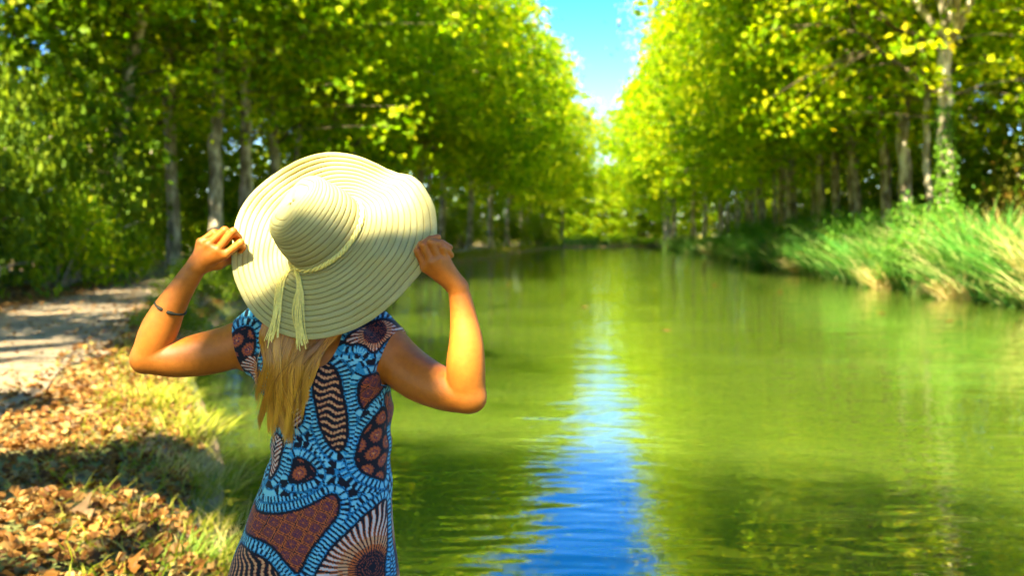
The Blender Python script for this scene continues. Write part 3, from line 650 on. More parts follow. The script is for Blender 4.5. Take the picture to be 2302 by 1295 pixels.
# ------------------------------------------------------------------ the woman: one continuous body from a smooth distance field
class Field:
    def __init__(s, lo, hi, h):
        s.lo = np.array(lo, float); s.h = h
        s.n = np.ceil((np.array(hi) - s.lo) / h).astype(int) + 1
        s.D = np.full(s.n, 1.0, np.float32)
    def box(s, lo, hi):
        a = np.clip(np.floor((np.asarray(lo) - s.lo) / s.h).astype(int), 0, s.n); b = np.clip(np.ceil((np.asarray(hi) - s.lo) / s.h).astype(int) + 1, 0, s.n)
        sl = tuple(slice(i, j) for i, j in zip(a, b))
        g = [(s.lo[k] + s.h * np.arange(a[k], b[k])).astype(np.float32) for k in range(3)]
        return sl, g[0][:, None, None], g[1][None, :, None], g[2][None, None, :]
    def blend(s, sl, d, k):
        o = s.D[sl]
        w = np.clip(0.5 + 0.5 * (o - d) / k, 0, 1)
        s.D[sl] = o * (1 - w) + d * w - k * w * (1 - w)
    def cone(s, a, b, ra, rb, k=0.01):
        a = np.asarray(a, float); b = np.asarray(b, float); pad = max(ra, rb) + k + 0.012
        sl, x, y, z = s.box(np.minimum(a, b) - pad, np.maximum(a, b) + pad)
        d = b - a; L = max(d @ d, 1e-9)
        t = np.clip(((x - a[0]) * d[0] + (y - a[1]) * d[1] + (z - a[2]) * d[2]) / L, 0, 1)
        q = np.sqrt((x - a[0] - t * d[0]) ** 2 + (y - a[1] - t * d[1]) ** 2 + (z - a[2] - t * d[2]) ** 2)
        s.blend(sl, q - (ra + (rb - ra) * t), k)
    def smooth_chain(s, pts, k=0.02, n=16):
        p = np.array([q for q, r in pts]); r = np.array([r for q, r in pts]); m = len(p)
        u = np.linspace(0, m - 1, n); i = np.clip(u.astype(int), 0, m - 2); f = (u - i)[:, None]
        pr = np.column_stack([p, r]); e = np.vstack([2 * pr[0] - pr[1], pr, 2 * pr[-1] - pr[-2]])
        a, b, c, d = e[i], e[i + 1], e[i + 2], e[i + 3]
        q = 0.5 * (2 * b + (c - a) * f + (2 * a - 5 * b + 4 * c - d) * f ** 2 + (3 * b - a - 3 * c + d) * f ** 3)
        s.chain([(v[:3], v[3]) for v in q], k)
    def chain(s, pts, k=0.012):
        for (p, r), (q, r2) in zip(pts[:-1], pts[1:]): s.cone(p, q, r, r2, k)
    def ell(s, c, r, k=0.02):
        c = np.asarray(c, float); r = np.asarray(r, float)
        sl, x, y, z = s.box(c - r - k - 0.012, c + r + k + 0.012)
        u = ((x - c[0]) / r[0]) ** 2 + ((y - c[1]) / r[1]) ** 2 + ((z - c[2]) / r[2]) ** 2
        g = np.sqrt(((x - c[0]) / r[0] ** 2) ** 2 + ((y - c[1]) / r[1] ** 2) ** 2 + ((z - c[2]) / r[2] ** 2) ** 2) + 1e-9
        q = np.sqrt(u)
        s.blend(sl, q * (q - 1) / g, k)
    def nets(s):
        D = s.D; I = D < 0
        c = [I[i:i + D.shape[0] - 1, j:j + D.shape[1] - 1, k:k + D.shape[2] - 1] for i in (0, 1) for j in (0, 1) for k in (0, 1)]
        anyi = c[0].copy(); alli = c[0].copy()
        for q in c[1:]: anyi |= q; alli &= q
        act = anyi & ~alli; sh = act.shape
        ids = np.flatnonzero(act); ci = np.stack(np.unravel_index(ids, sh), -1)
        cor = np.array([(i, j, k) for i in (0, 1) for j in (0, 1) for k in (0, 1)])
        val = np.stack([D[ci[:, 0] + o[0], ci[:, 1] + o[1], ci[:, 2] + o[2]] for o in cor], -1).astype(float)
        acc = np.zeros((len(ids), 3)); cnt = np.zeros(len(ids))
        for a in range(8):
            for b in range(a + 1, 8):
                if np.abs(cor[a] - cor[b]).sum() != 1: continue
                va, vb = val[:, a], val[:, b]; m = (va < 0) != (vb < 0)
                t = np.where(m, va / np.where(m, va - vb, 1), 0)
                acc += m[:, None] * (cor[a] + t[:, None] * (cor[b] - cor[a])); cnt += m
        V = s.lo + s.h * (ci + acc / cnt[:, None])
        Q = []
        for ax in range(3):
            o1, o2 = [(1, 2), (2, 0), (0, 1)][ax]
            a = [slice(None)] * 3; b = [slice(None)] * 3
            a[ax] = slice(0, -1); b[ax] = slice(1, None)
            diff = I[tuple(a)] != I[tuple(b)]
            e = np.stack(np.nonzero(diff), -1)
            ok = (e[:, o1] > 0) & (e[:, o2] > 0) & (e[:, o1] < sh[o1]) & (e[:, o2] < sh[o2]) & (e[:, ax] < sh[ax])
            e = e[ok]
            def idx(d1, d2):
                q = e.copy(); q[:, o1] -= d1; q[:, o2] -= d2
                return np.searchsorted(ids, np.ravel_multi_index(q.T, sh))
            quad = np.stack([idx(1, 1), idx(0, 1), idx(0, 0), idx(1, 0)], -1)
            ins = I[e[:, 0], e[:, 1], e[:, 2]]
            Q.append(np.where(ins[:, None], quad, quad[:, ::-1]))
        return V, np.vstack(Q)

YT = 2.54
TK = np.array([  # photo row, centre column, half width (photo px), half depth (m)
    (682, 712, 44, .050), (700, 714, 66, .060), (716, 716, 98, .076), (735, 717, 128, .088), (760, 717, 142, .099), (800, 715, 146, .107), (850, 723, 145, .110), (885, 736, 139, .108),
    (917, 743, 136, .104), (965, 746, 128, .098), (1022, 742, 130, .098), (1084, 735, 142, .107), (1131, 725, 150, .117), (1179, 717, 160, .125), (1226, 711, 171, .130),
    (1295, 706, 187, .136), (1380, 702, 194, .135), (1480, 700, 196, .135), (1600, 698, 200, .140)], float)
TZ = CAMZ - (TK[:, 0] - HORIZ) / F * YT; TX = (TK[:, 1] - 1151) / F * YT; TA = TK[:, 2] / F * YT; TB = TK[:, 3]
TYc = YT + np.interp(TK[:, 0], [680, 800, 965, 1100, 1300], [0.012, 0.0, 0.012, 0.006, -0.002])
def torso_at(z):
    f = lambda v: np.interp(-z, -TZ, v)
    return f(TX), f(TYc), f(TA), f(TB)
def torso_sdf(x, y, z, zbot):
    cx, cyy, a, b = torso_at(z)
    u = (x - cx) / a; v = (y - cyy) / b
    q = np.sqrt(u * u + v * v) + 1e-6
    # a slightly boxy oval
    q4 = (u ** 4 + v ** 4) ** 0.25 + 1e-6
    q = 0.7 * q + 0.3 * q4
    g = np.sqrt((u / a) ** 2 + (v / b) ** 2) + 1e-6
    d = q * (q - 1) / g
    return np.maximum(np.maximum(d, z - TZ[0]), zbot - z)
def back_y(px, py):
    """depth of the back's surface at a photo position"""
    z = CAMZ - (np.asarray(py) - HORIZ) / F * 2.44; x = (np.asarray(px) - 1151) / F * 2.44
    cx, cyy, a, b = torso_at(z)
    return cyy - b * np.sqrt(np.clip(1 - ((x - cx) / (a * 1.02)) ** 2, 0.02, 1))

SHL = P(562, 766, 2.545); SHR = P(866, 782, 2.53)
def trunk_prims(fd, grow, zbot):
    sl, x, y, z = fd.box((-1.0, 2.2, zbot - 0.02), (0.0, 2.9, TZ[0] + 0.05))
    fd.blend(sl, torso_sdf(x, y, z, zbot) - grow, 0.02)
    for sh, top in ((SHL, P(590, 722, 2.548)), (SHR, P(845, 738, 2.54))):
        fd.cone(P(709, 706, 2.555), top, 0.040 + grow, 0.036 + grow, 0.03)
        fd.cone(top, sh, 0.036 + grow, 0.057 + grow, 0.035)
        fd.ell(sh + np.array([0.0, 0, -0.015]), np.array([0.060, 0.060, 0.066]) + grow, 0.035)
    # shoulder blades
    fd.ell(P(645, 800, 2.47), np.array([0.055, 0.035, 0.07]) + grow, 0.03); fd.ell(P(800, 810, 2.46), np.array([0.055, 0.035, 0.07]) + grow, 0.03)

ARM_L = [(SHL, .058), (P(500, 786, 2.538), .0545), (P(452, 797, 2.532), .0525), (P(395, 806, 2.525), .046), (P(341, 802, 2.52), .0425)]
ARM_R = [(SHR, .060), (P(905, 822, 2.51), .0585), (P(948, 853, 2.475), .056), (P(1000, 876, 2.43), .049), (P(1047, 888, 2.40), .0425)]
FORE_L = [(P(338, 796, 2.52), .0425), (P(357, 745, 2.51), .0445), (P(380, 697, 2.50), .0375), (P(408, 650, 2.49), .0295), (P(441, 600, 2.478), .0245)]
FORE_R = [(P(1050, 878, 2.40), .0425), (P(1047, 822, 2.385), .0450), (P(1048, 768, 2.375), .0385), (P(1042, 713, 2.37), .0300), (P(1031, 650, 2.365), .0235)]

def build_body():
    fd = Field((-1.02, 2.26, -0.01), (-0.01, 2.75, 1.70), 0.0028)
    trunk_prims(fd, -0.003, 0.66)
    hd = P(733, 562, 2.545)
    fd.cone(P(712, 720, 2.553), hd + np.array([0, -0.01, -0.06]), 0.058, 0.052, 0.03)
    fd.ell(hd + np.array([0, 0.0, 0.02]), (0.077, 0.096, 0.100), 0.02)
    fd.ell(hd + np.array([0, 0.035, -0.065]), (0.056, 0.058, 0.058), 0.03)        # jaw
    fd.cone(hd + np.array([0, 0.092, 0.012]), hd + np.array([0, 0.112, -0.028]), 0.008, 0.014, 0.012)   # nose
    fd.cone(hd + np.array([-0.022, 0.088, -0.062]), hd + np.array([0.022, 0.088, -0.062]), 0.009, 0.009, 0.008)  # lips
    for sx in (-1, 1): fd.ell(hd + np.array([sx * 0.079, 0.0, -0.012]), (0.012, 0.022, 0.033), 0.006)            # ears
    # legs and feet
    for sx in (-1, 1):
        hx = -0.505 + sx * 0.088
        fd.chain([((hx, 2.54, 0.74), .085), ((hx, 2.545, 0.60), .074), ((hx, 2.55, 0.46), .052), ((hx, 2.54, 0.31), .051), ((hx, 2.535, 0.10), .034), ((hx, 2.535, 0.055), .036)], 0.02)
        fd.chain([((hx, 2.515, 0.034), .032), ((hx + sx * 0.012, 2.62, 0.028), .028), ((hx + sx * 0.016, 2.70, 0.018), .018)], 0.02)
    for arm, fore in ((ARM_L, FORE_L), (ARM_R, FORE_R)):
        fd.smooth_chain(arm, 0.006)
    for fore in (FORE_L, FORE_R): # little blending with the upper arm, so the elbow keeps its fold
        pts = fore
        pad = 0.07
        lo = np.maximum(np.min([p for p, r in pts], 0) - pad, fd.lo + 2 * fd.h); hi = np.minimum(np.max([p for p, r in pts], 0) + pad, fd.lo + fd.h * (fd.n - 3))
        g = Field(fd.lo + np.floor((lo - fd.lo) / fd.h) * fd.h, hi, fd.h)
        g.smooth_chain(pts, 0.006)
        a = np.round((g.lo - fd.lo) / fd.h).astype(int)
        sl = tuple(slice(a[k], a[k] + g.n[k]) for k in range(3))
        sub = fd.D[sl]; gg = g.D[:sub.shape[0], :sub.shape[1], :sub.shape[2]]
        k = 0.0045; w = np.clip(0.5 + 0.5 * (sub - gg) / k, 0, 1)
        fd.D[sl] = sub * (1 - w) + gg * w - k * w * (1 - w)
    # olecranon bumps
    fd.ell(P(316, 812, 2.52), (0.021, 0.026, 0.024), 0.03); fd.ell(P(1064, 900, 2.395), (0.026, 0.026, 0.022), 0.03)
    # ---- hand on the far brim edge (her left)
    def hand(wr, wr_r, mcps, fingers, thumb, palm_r):
        for (m, r) in mcps: fd.cone(wr, m, palm_r, r, 0.012)
        for a, b in zip(mcps[:-1], mcps[1:]): fd.cone(a[0], b[0], a[1] * 0.72, b[1] * 0.72, 0.006)
        for f in fingers: fd.chain([(p, r * 0.92) for p, r in f], 0.002)
        fd.chain(thumb, 0.008)
    y = 2.462
    mL = [(P(507, 571, y), .0125), (P(488, 563, y - .006), .0130), (P(468, 551, y - .004), .0122), (P(451, 544, y + .004), .0108)]
    fL = [[(mL[0][0], .0110), (P(541, 545, y - .002), .0102), (P(546, 556, y + .030), .0086), (P(538, 570, y + .038), .0075)],
          [(mL[1][0], .0115), (P(524, 520, y - .010), .0106), (P(537, 534, y + .016), .0090), (P(540, 549, y + .032), .0078)],
          [(mL[2][0], .0110), (P(505, 517, y - .006), .0102), (P(522, 526, y + .016), .0086), (P(531, 540, y + .032), .0075)],
          [(mL[3][0], .0098), (P(481, 522, y + .004), .0090), (P(500, 524, y + .020), .0078), (P(513, 534, y + .034), .0068)]]
    tL = [(P(462, 598, 2.482), .0165), (P(492, 592, 2.492), .0145), (P(520, 582, 2.52), .0115), (P(541, 566, 2.532), .0095)]
    hand(P(444, 596, 2.477), .022, mL, fL, tL, 0.0185)
    y = 2.322
    mR = [(P(956, 601, y + .012), .0125), (P(969, 589, y), .0130), (P(985, 582, y + .002), .0122), (P(1002, 582, y + .012), .0108)]
    fR = [[(mR[0][0], .0112), (P(939, 564, y + .004), .0103), (P(947, 548, y + .022), .0088), (P(961, 546, y + .034), .0076)],
          [(mR[1][0], .0116), (P(951, 550, y - .010), .0106), (P(966, 538, y + .004), .0092), (P(985, 533, y + .016), .0080)],
          [(mR[2][0], .0110), (P(970, 546, y - .010), .0102), (P(993, 546, y + .004), .0088), (P(1012, 556, y + .016), .0077)],
          [(mR[3][0], .0098), (P(993, 556, y - .002), .0092), (P(1006, 562, y + .010), .0080), (P(1015, 574, y + .018), .0070)]]
    tR = [(P(1012, 640, 2.37), .0165), (P(985, 618, 2.372), .0145), (P(966, 598, 2.378), .0112), (P(953, 580, 2.380), .0094)]
    hand(P(1029, 645, 2.363), .022, mR, fR, tR, 0.0185)
    return fd.nets()

BASE = np.array([-0.505, 2.54, 0.0])
BV, BQ = build_body()
person = thing('person', BASE, 'woman seen from behind in a patterned blue dress holding her hat brim', 'person')

def skin_mat():
    m, nt, n, l, b = new_mat('skin')
    tc = n.new('ShaderNodeTexCoord')
    t = n.new('ShaderNodeTexNoise'); t.inputs['Scale'].default_value = 11; t.inputs['Detail'].default_value = 5
    l.new(tc.outputs['Object'], t.inputs['Vector'])
    r = ramp(n, [(0.3, (0.37, 0.105, 0.006)), (0.7, (0.45, 0.135, 0.011))]); l.new(t.outputs['Fac'], r.inputs[0]); l.new(r.outputs[0], b.inputs['Base Color'])
    b.inputs['Roughness'].default_value = 0.5; b.inputs['Specular IOR Level'].default_value = 0.35
    b.inputs['Subsurface Weight'].default_value = 0.08; b.inputs['Subsurface Radius'].default_value = (1.0, 0.35, 0.12); b.inputs['Subsurface Scale'].default_value = 0.012
    t3 = n.new('ShaderNodeTexNoise'); t3.inputs['Scale'].default_value = 75; t3.inputs['Detail'].default_value = 6; t3.inputs['Roughness'].default_value = 0.7; l.new(tc.outputs['Object'], t3.inputs['Vector'])
    r3 = ramp(n, [(0.3, (0.86, 0.82, 0.8)), (0.65, (1.06, 1.06, 1.06))]); l.new(t3.outputs['Fac'], r3.inputs[0])
    m3 = n.new('ShaderNodeMix'); m3.data_type = 'RGBA'; m3.blend_type = 'MULTIPLY'; m3.inputs[0].default_value = 1; l.new(r.outputs[0], m3.inputs[6]); l.new(r3.outputs[0], m3.inputs[7]); l.new(m3.outputs[2], b.inputs['Base Color'])
    t2 = n.new('ShaderNodeTexNoise'); t2.inputs['Scale'].default_value = 320; t2.inputs['Detail'].default_value = 3
    l.new(tc.outputs['Object'], t2.inputs['Vector'])
    bp = n.new('ShaderNodeBump'); bp.inputs['Strength'].default_value = 0.3; bp.inputs['Distance'].default_value = 0.002
    l.new(t2.outputs['Fac'], bp.inputs['Height']); l.new(bp.outputs[0], b.inputs['Normal'])
    return m
M['skin'] = skin_mat()
obj('body', mesh_np('body', BV - BASE, BQ, M['skin']), person)
for sx in (-1, 1):   # eyes
    mb = MB(); c = P(733, 562, 2.545) + np.array([sx * 0.031, 0.086, 0.002]) - BASE
    mb.tube(np.array([c + np.array([0, -0.006, 0]), c, c + np.array([0, 0.006, 0])]), [0.008, 0.0125, 0.006], 10)
    obj('eye', mb.mesh('eye', plain('eye_white', (0.7, 0.68, 0.62), 0.2)), person)

# ---- dress
def build_dress():
    zb = 0.44
    fd = Field((-0.82, 2.28, zb - 0.02), (-0.18, 2.75, 1.46), 0.0027)
    trunk_prims(fd, 0.0045, zb)
    sl, x, y, z = fd.box(fd.lo, fd.lo + fd.h * fd.n)
    D = fd.D
    def cut(p, nv):                       # remove what lies beyond a plane
        nv = np.asarray(nv, float); nv = nv / np.linalg.norm(nv)
        return ((x - p[0]) * nv[0] + (y - p[1]) * nv[1] + (z - p[2]) * nv[2]).astype(np.float32)
    # cloth creases: soft folds across the waist and small of the back
    fold = 0.0036 * np.sin((z * 62 + (x + 0.5) * 26 + 1.2 * np.sin(x * 30))) * np.exp(-((z - 1.075) / 0.07) ** 2) \
        + 0.0026 * np.sin(z * 48 - (x + 0.5) * 44) * np.exp(-((z - 1.22) / 0.08) ** 2) + 0.0020 * np.sin(x * 75 + z * 14) * np.exp(-((z - 0.82) / 0.12) ** 2)
    D = D - fold.astype(np.float32)
    arm = lambda py: (z - (CAMZ - (py - HORIZ) / F * YT)).astype(np.float32)
    D = np.maximum(D, np.minimum(cut(P(541, 770, 2.54), (-0.965, 0.03, -0.26)), arm(853)))
    D = np.maximum(D, np.minimum(cut(P(884, 800, 2.52), (0.90, -0.36, -0.26)), arm(862)))
    c = P(702, 716, 2.43); r = np.array([0.074, 0.14, 0.125])
    q = np.sqrt(((x - c[0]) / r[0]) ** 2 + ((y - c[1]) / r[1]) ** 2 + ((z - c[2]) / r[2]) ** 2)
    D = np.maximum(D, ((1 - q) * 0.075).astype(np.float32))
    c = P(712, 690, 2.66); r = np.array([0.085, 0.12, 0.10])
    q = np.sqrt(((x - c[0]) / r[0]) ** 2 + ((y - c[1]) / r[1]) ** 2 + ((z - c[2]) / r[2]) ** 2)
    D = np.maximum(D, ((1 - q) * 0.085).astype(np.float32))
    fd.D = D
    return fd.nets()

CELLS = [  # kind, outline in photo px (x, y), optional centre
    ('dots', [(728, 822), (747, 799), (766, 818), (780, 860), (790, 918), (791, 965), (778, 1003), (756, 989), (738, 951), (728, 894), (723, 851)], 0),
    ('scale', [(804, 830), (842, 830), (866, 851), (863, 870), (833, 889), (823, 913), (809, 880)], 0),
    ('rose', [(866, 903), (842, 927), (818, 965), (804, 1008), (814, 1041), (842, 1060), (875, 1074), (886, 1013), (880, 965), (871, 927)], 0),
    ('scale', [(873, 880), (900, 880), (900, 937), (884, 960), (874, 918)], 0),
    ('zig', [(620, 965), (657, 975), (657, 1013), (642, 1046), (626, 1070), (619, 1032)], 0),
    ('rose', [(685, 1008), (714, 1022), (731, 1046), (709, 1062), (668, 1067), (680, 1041)], 0),
    ('scale', [(571, 1115), (602, 1136), (657, 1131), (714, 1115), (771, 1079), (778, 1127), (752, 1160), (718, 1203), (697, 1255), (680, 1236), (647, 1198), (604, 1181), (548, 1179), (560, 1140)], 0),
    ('dots', [(540, 1207), (595, 1210), (638, 1231), (666, 1269), (678, 1310), (690, 1390), (600, 1420), (500, 1400), (505, 1290), (520, 1240)], 0),
    ('burst', [(880, 1108), (842, 1122), (795, 1165), (752, 1212), (728, 1260), (720, 1310), (740, 1360), (800, 1385), (872, 1350), (868, 1250), (882, 1217), (884, 1155)], (840, 1248)),
    ('rose', [(533, 751), (552, 732), (578, 732), (590, 761), (586, 789), (566, 837), (547, 808), (532, 789)], 0),
    ('burst', [(602, 782), (576, 808), (566, 827), (588, 880), (602, 865), (607, 818)], (622, 830)),
    ('burst', [(795, 746), (842, 720), (875, 713), (915, 746), (880, 751), (854, 789), (832, 761), (790, 765)], (852, 740)),
    ('zig', [(690, 889), (704, 889), (700, 946), (657, 946), (652, 927)], 0),
]
C_BLACK = np.array((.006, .005, .010)); C_BLUE = np.array((.025, .27, .46)); C_PALE = np.array((.22, .60, .66)); C_DEEP = np.array((.005, .035, .09))
C_OR = np.array((.60, .13, .022)); C_RUST = np.array((.26, .052, .020)); C_PUR = np.array((.10, .025, .05)); C_CREAM = np.array((.72, .58, .46)); C_PEACH = np.array((.75, .34, .14))

def print_colour(U, V):
    N = len(U); col = np.zeros((N, 3)); p = np.stack([U, V], -1)
    best = np.full(N, 1e9); arc = np.zeros(N); who = np.full(N, -1)
    for ci, (kind, poly, cen) in enumerate(CELLS):
        A = np.array(poly, float)
        for _ in range(2):                               # round the corners
            B = np.roll(A, -1, 0); A = np.stack([0.75 * A + 0.25 * B, 0.25 * A + 0.75 * B], 1).reshape(-1, 2)
        B = np.roll(A, -1, 0)
        L = np.linalg.norm(B - A, axis=1); S0 = np.concatenate([[0], np.cumsum(L)[:-1]])
        for s in range(0, N, 60000):
            q = p[s:s + 60000]
            D, t = seg_dist(q, A, B); k = D.argmin(1); d = D[np.arange(len(q)), k]
            x, y = q[:, :1], q[:, 1:]
            c = ((A[:, 1] > y) != (B[:, 1] > y)) & (x < (B[:, 0] - A[:, 0]) * (y - A[:, 1]) / (B[:, 1] - A[:, 1] + 1e-9) + A[:, 0])
            ins = c.sum(1) % 2 == 1
            d = np.where(ins, -d, d)
            up = d < best[s:s + 60000]
            best[s:s + 60000] = np.where(up, d, best[s:s + 60000])
            arc[s:s + 60000] = np.where(up, S0[k] + t[np.arange(len(q)), k] * L[k], arc[s:s + 60000])
            who[s:s + 60000] = np.where(up & ins, ci, who[s:s + 60000])
    # blue knitted bands between the cells
    row = (best - 3) / 18.0; ri = np.floor(row); a = np.abs(row - ri - 0.5) * 2
    b = np.cos(2 * np.pi * (arc / 8.6 + 0.5 * ri))
    col[:] = C_BLUE
    col[(b > 0.35) & (a < 0.62)] = C_PALE
    col[(b < -0.30) & (a < 0.86)] = C_BLACK
    col[(a > 0.80) & (b > 0.2)] = C_BLUE * 0.6
    col[a > 0.93] = C_DEEP
    col[best < 3.5] = C_BLACK
    ang0 = np.arctan2
    for ci, (kind, poly, cen) in enumerate(CELLS):
        m = who == ci
        if not m.any(): continue
        u, v, d = U[m], V[m], -best[m]; c = np.tile(C_BLACK, (m.sum(), 1))
        if kind == 'dots':
            x = u + 0.25 * v if ci == 0 else v * 0.9 + 0.25 * u; y = v - 0.1 * u if ci == 0 else u * 1.0 - 0.35 * v
            w = y + 4.5 * np.sin(x / 7.0); k = np.abs((w / 15) % 1 - 0.5) * 15
            dot = np.hypot(((x / 7.0) % 1 - 0.5) * 7.0, k)
            c[dot < 3.9] = C_RUST; c[dot < 3.2] = C_PEACH
        elif kind == 'scale':
            x = (u + v * 0.55) / 30; y = (v - u * 0.42) / 27
            fx = x % 1 - 0.5; fy = y % 1 - 0.5; e = np.maximum(np.abs(fx), np.abs(fy)); r = np.hypot(fx, fy); an = ang0(fy, fx)
            c[:] = C_RUST * 0.85; c[r < 0.36] = C_PUR; c[(r < 0.33) & (np.sin(an * 9) > 0.2)] = C_RUST * 1.25; c[r < 0.07] = C_OR
            c[e > 0.40] = C_OR * 1.05; c[e > 0.465] = C_BLACK
        elif kind == 'rose':
            x = (u + 0.3 * v) / 33; y = v / 38 + 0.5 * np.floor(x)
            fx = (x % 1 - 0.5) * 33; fy = (y % 1 - 0.5) * 38; r = np.hypot(fx, fy); an = ang0(fy, fx)
            rr = 14.5 + 1.2 * np.sin(an * 14); c[r < rr] = C_RUST * 1.25; c[(r < 12) & (np.sin(an * 11) > -0.1)] = C_OR * 0.9; c[(r < 7.5)] = C_PUR * 1.2; c[(r < 6) & (np.sin(an * 7) > 0)] = C_OR; c[r < 2] = C_PEACH
        elif kind == 'zig':
            k = np.abs(((v + 0.9 * np.abs(u - 640 if ci == 4 else u - 680)) / 10) % 1 - 0.5) * 2
            f = np.clip(d / 22, 0, 1); c[k < 0.75 - 0.3 * f] = C_OR; c[k < 0.45 - 0.2 * f] = C_CREAM
            c[d > 17] = C_BLACK; c[(d > 13) & (k > 0.35)] = C_BLACK
        elif kind == 'burst':
            dx = u - cen[0]; dy = v - cen[1]; r = np.hypot(dx, dy); an = ang0(dy, dx)
            n = 46 if ci == 8 else 34; k = np.abs((an * n / (2 * np.pi) + 0.12 * np.sin(r / 9)) % 1 - 0.5) * 2
            R = 132 if ci == 8 else 70; f = r / R
            ray = (k < np.clip(0.75 - 0.72 * np.abs(f - 0.52), 0.0, 0.8)) & (f < 1.0)
            c[ray & (f > 0.25)] = C_OR; c[(k < 0.42 - 0.5 * np.abs(f - 0.68)) & (f > 0.42)] = C_CREAM; c[(k < 0.5) & (np.abs(f - 0.42) < 0.07)] = C_PEACH
            c[(k < 0.40) & (f <= 0.27) & (f > 0.06) & (np.sin(r) > -0.2)] = C_RUST
            if ci == 11: c[f < 0.33] = np.where((k < 0.3)[:, None], C_RUST, C_BLACK)[f < 0.33]
        c[d < 2.0] = C_BLACK
        col[m] = c
    return col

DV, DQ = build_dress()
cx, cyy, a_, b_ = torso_at(DV[:, 2])
th = np.arctan2((DV[:, 0] - cx) / a_, -(DV[:, 1] - cyy) / b_)
s50 = math.sin(0.9)
ft = np.where(np.abs(th) < 0.9, np.sin(th), np.sign(th) * (s50 + (np.abs(th) - 0.9) * 0.8))
Uu = (cx + a_ * ft) * F / YT + 1151; Vv = HORIZ + (CAMZ - DV[:, 2]) * F / YT
sho = DV[:, 2] > 1.30                                    # over the shoulders the print runs straight on
Uu = np.where(sho, DV[:, 0] * F / YT + 1151 + np.maximum(DV[:, 1] - 2.55, 0) * 400, Uu)
Uu = np.where(Uu < 512, 1024 - Uu, Uu); Uu = np.where(Uu > 898, 1796 - Uu, Uu); Vv = np.where(Vv > 1390, 2780 - Vv, Vv)
dc = print_colour(Uu, Vv)
dme = mesh_np('dress', DV - BASE, DQ)
ca = dme.color_attributes.new('print', 'FLOAT_COLOR', 'POINT')
ca.data.foreach_set('color', np.column_stack([dc, np.ones(len(dc))]).astype(np.float32).ravel())
def dress_mat():
    m, nt, n, l, b = new_mat('printed_jersey')
    a = n.new('ShaderNodeAttribute'); a.attribute_name = 'print'
    gm = n.new('ShaderNodeMix'); gm.data_type = 'RGBA'; gm.blend_type = 'MULTIPLY'; gm.inputs[0].default_value = 1; gm.inputs[7].default_value = (0.74, 0.74, 0.74, 1)
    l.new(a.outputs['Color'], gm.inputs[6]); l.new(gm.outputs[2], b.inputs['Base Color']); b.inputs['Roughness'].default_value = 0.8; b.inputs['Specular IOR Level'].default_value = 0.2
    b.inputs['Sheen Weight'].default_value = 0.12
    tc = n.new('ShaderNodeTexCoord'); t = n.new('ShaderNodeTexNoise'); t.inputs['Scale'].default_value = 500; l.new(tc.outputs['Object'], t.inputs['Vector'])
    bp = n.new('ShaderNodeBump'); bp.inputs['Strength'].default_value = 0.25; bp.inputs['Distance'].default_value = 0.002
    l.new(t.outputs['Fac'], bp.inputs['Height']); l.new(bp.outputs[0], b.inputs['Normal'])
    return m
dme.materials.append(dress_mat())
tag(obj('dress', dme, person), 'sleeveless dress printed in blue, black and orange cells')

# ---- bracelet: an open bangle round the forearm of her left arm
c0, c1 = FORE_L[2][0], FORE_L[3][0]; ax = norm(c1 - c0); bc = c0 + (c1 - c0) * 0.12
tocam = norm(np.array([0.12, -1.0, 0.1])); e1 = norm(tocam - (tocam @ ax) * ax); e2 = np.cross(ax, e1)
mb = MB(); tt = np.linspace(0.16, 2 * np.pi - 0.16, 44)
ring = bc + 0.0385 * (np.cos(tt)[:, None] * e1 + np.sin(tt)[:, None] * e2) + ax * (0.006 * np.sin(tt))[:, None]
rr = 0.0030 + 0.0020 * np.exp(-((np.minimum(tt, 2 * np.pi - tt) - 0.35) / 0.25) ** 2)
mb.tube(ring - BASE, rr, 8)
tag(obj('bracelet', mb.mesh('bracelet', plain('dark_bronze', (0.03, 0.026, 0.012), 0.6, 0.3, 60, 0, 0.2)), person), 'thin dark open bangle on the forearm')

# ------------------------------------------------------------------ sun hat
HB = P(737, 529, 2.45); HA = norm(np.array([-0.51, -0.63, 0.58])); HR = 0.106
outer = np.array([(739, 342), (772, 344), (802, 350), (838, 364), (869, 379), (895, 389), (925, 394), (944, 408), (958, 427), (970, 447), (978, 468), (982, 495), (983, 520), (978, 552), (966, 585), (948, 612), (923, 640), (900, 666),
                  (872, 692), (851, 709), (824, 727), (795, 742), (758, 754), (720, 762), (684, 764), (650, 757), (612, 742), (580, 718), (556, 690), (540, 660), (527, 628), (521, 600), (521, 565), (524, 530), (529, 498), (541, 468), (560, 440), (591, 410), (618, 390), (647, 372), (690, 352)], float)
oc = np.array([737, 529.0])
of = np.arctan2(-(outer[:, 1] - oc[1]), outer[:, 0] - oc[0]); od = np.linalg.norm(outer - oc, axis=1)
o_ = np.argsort(of); of = of[o_]; od = od[o_]
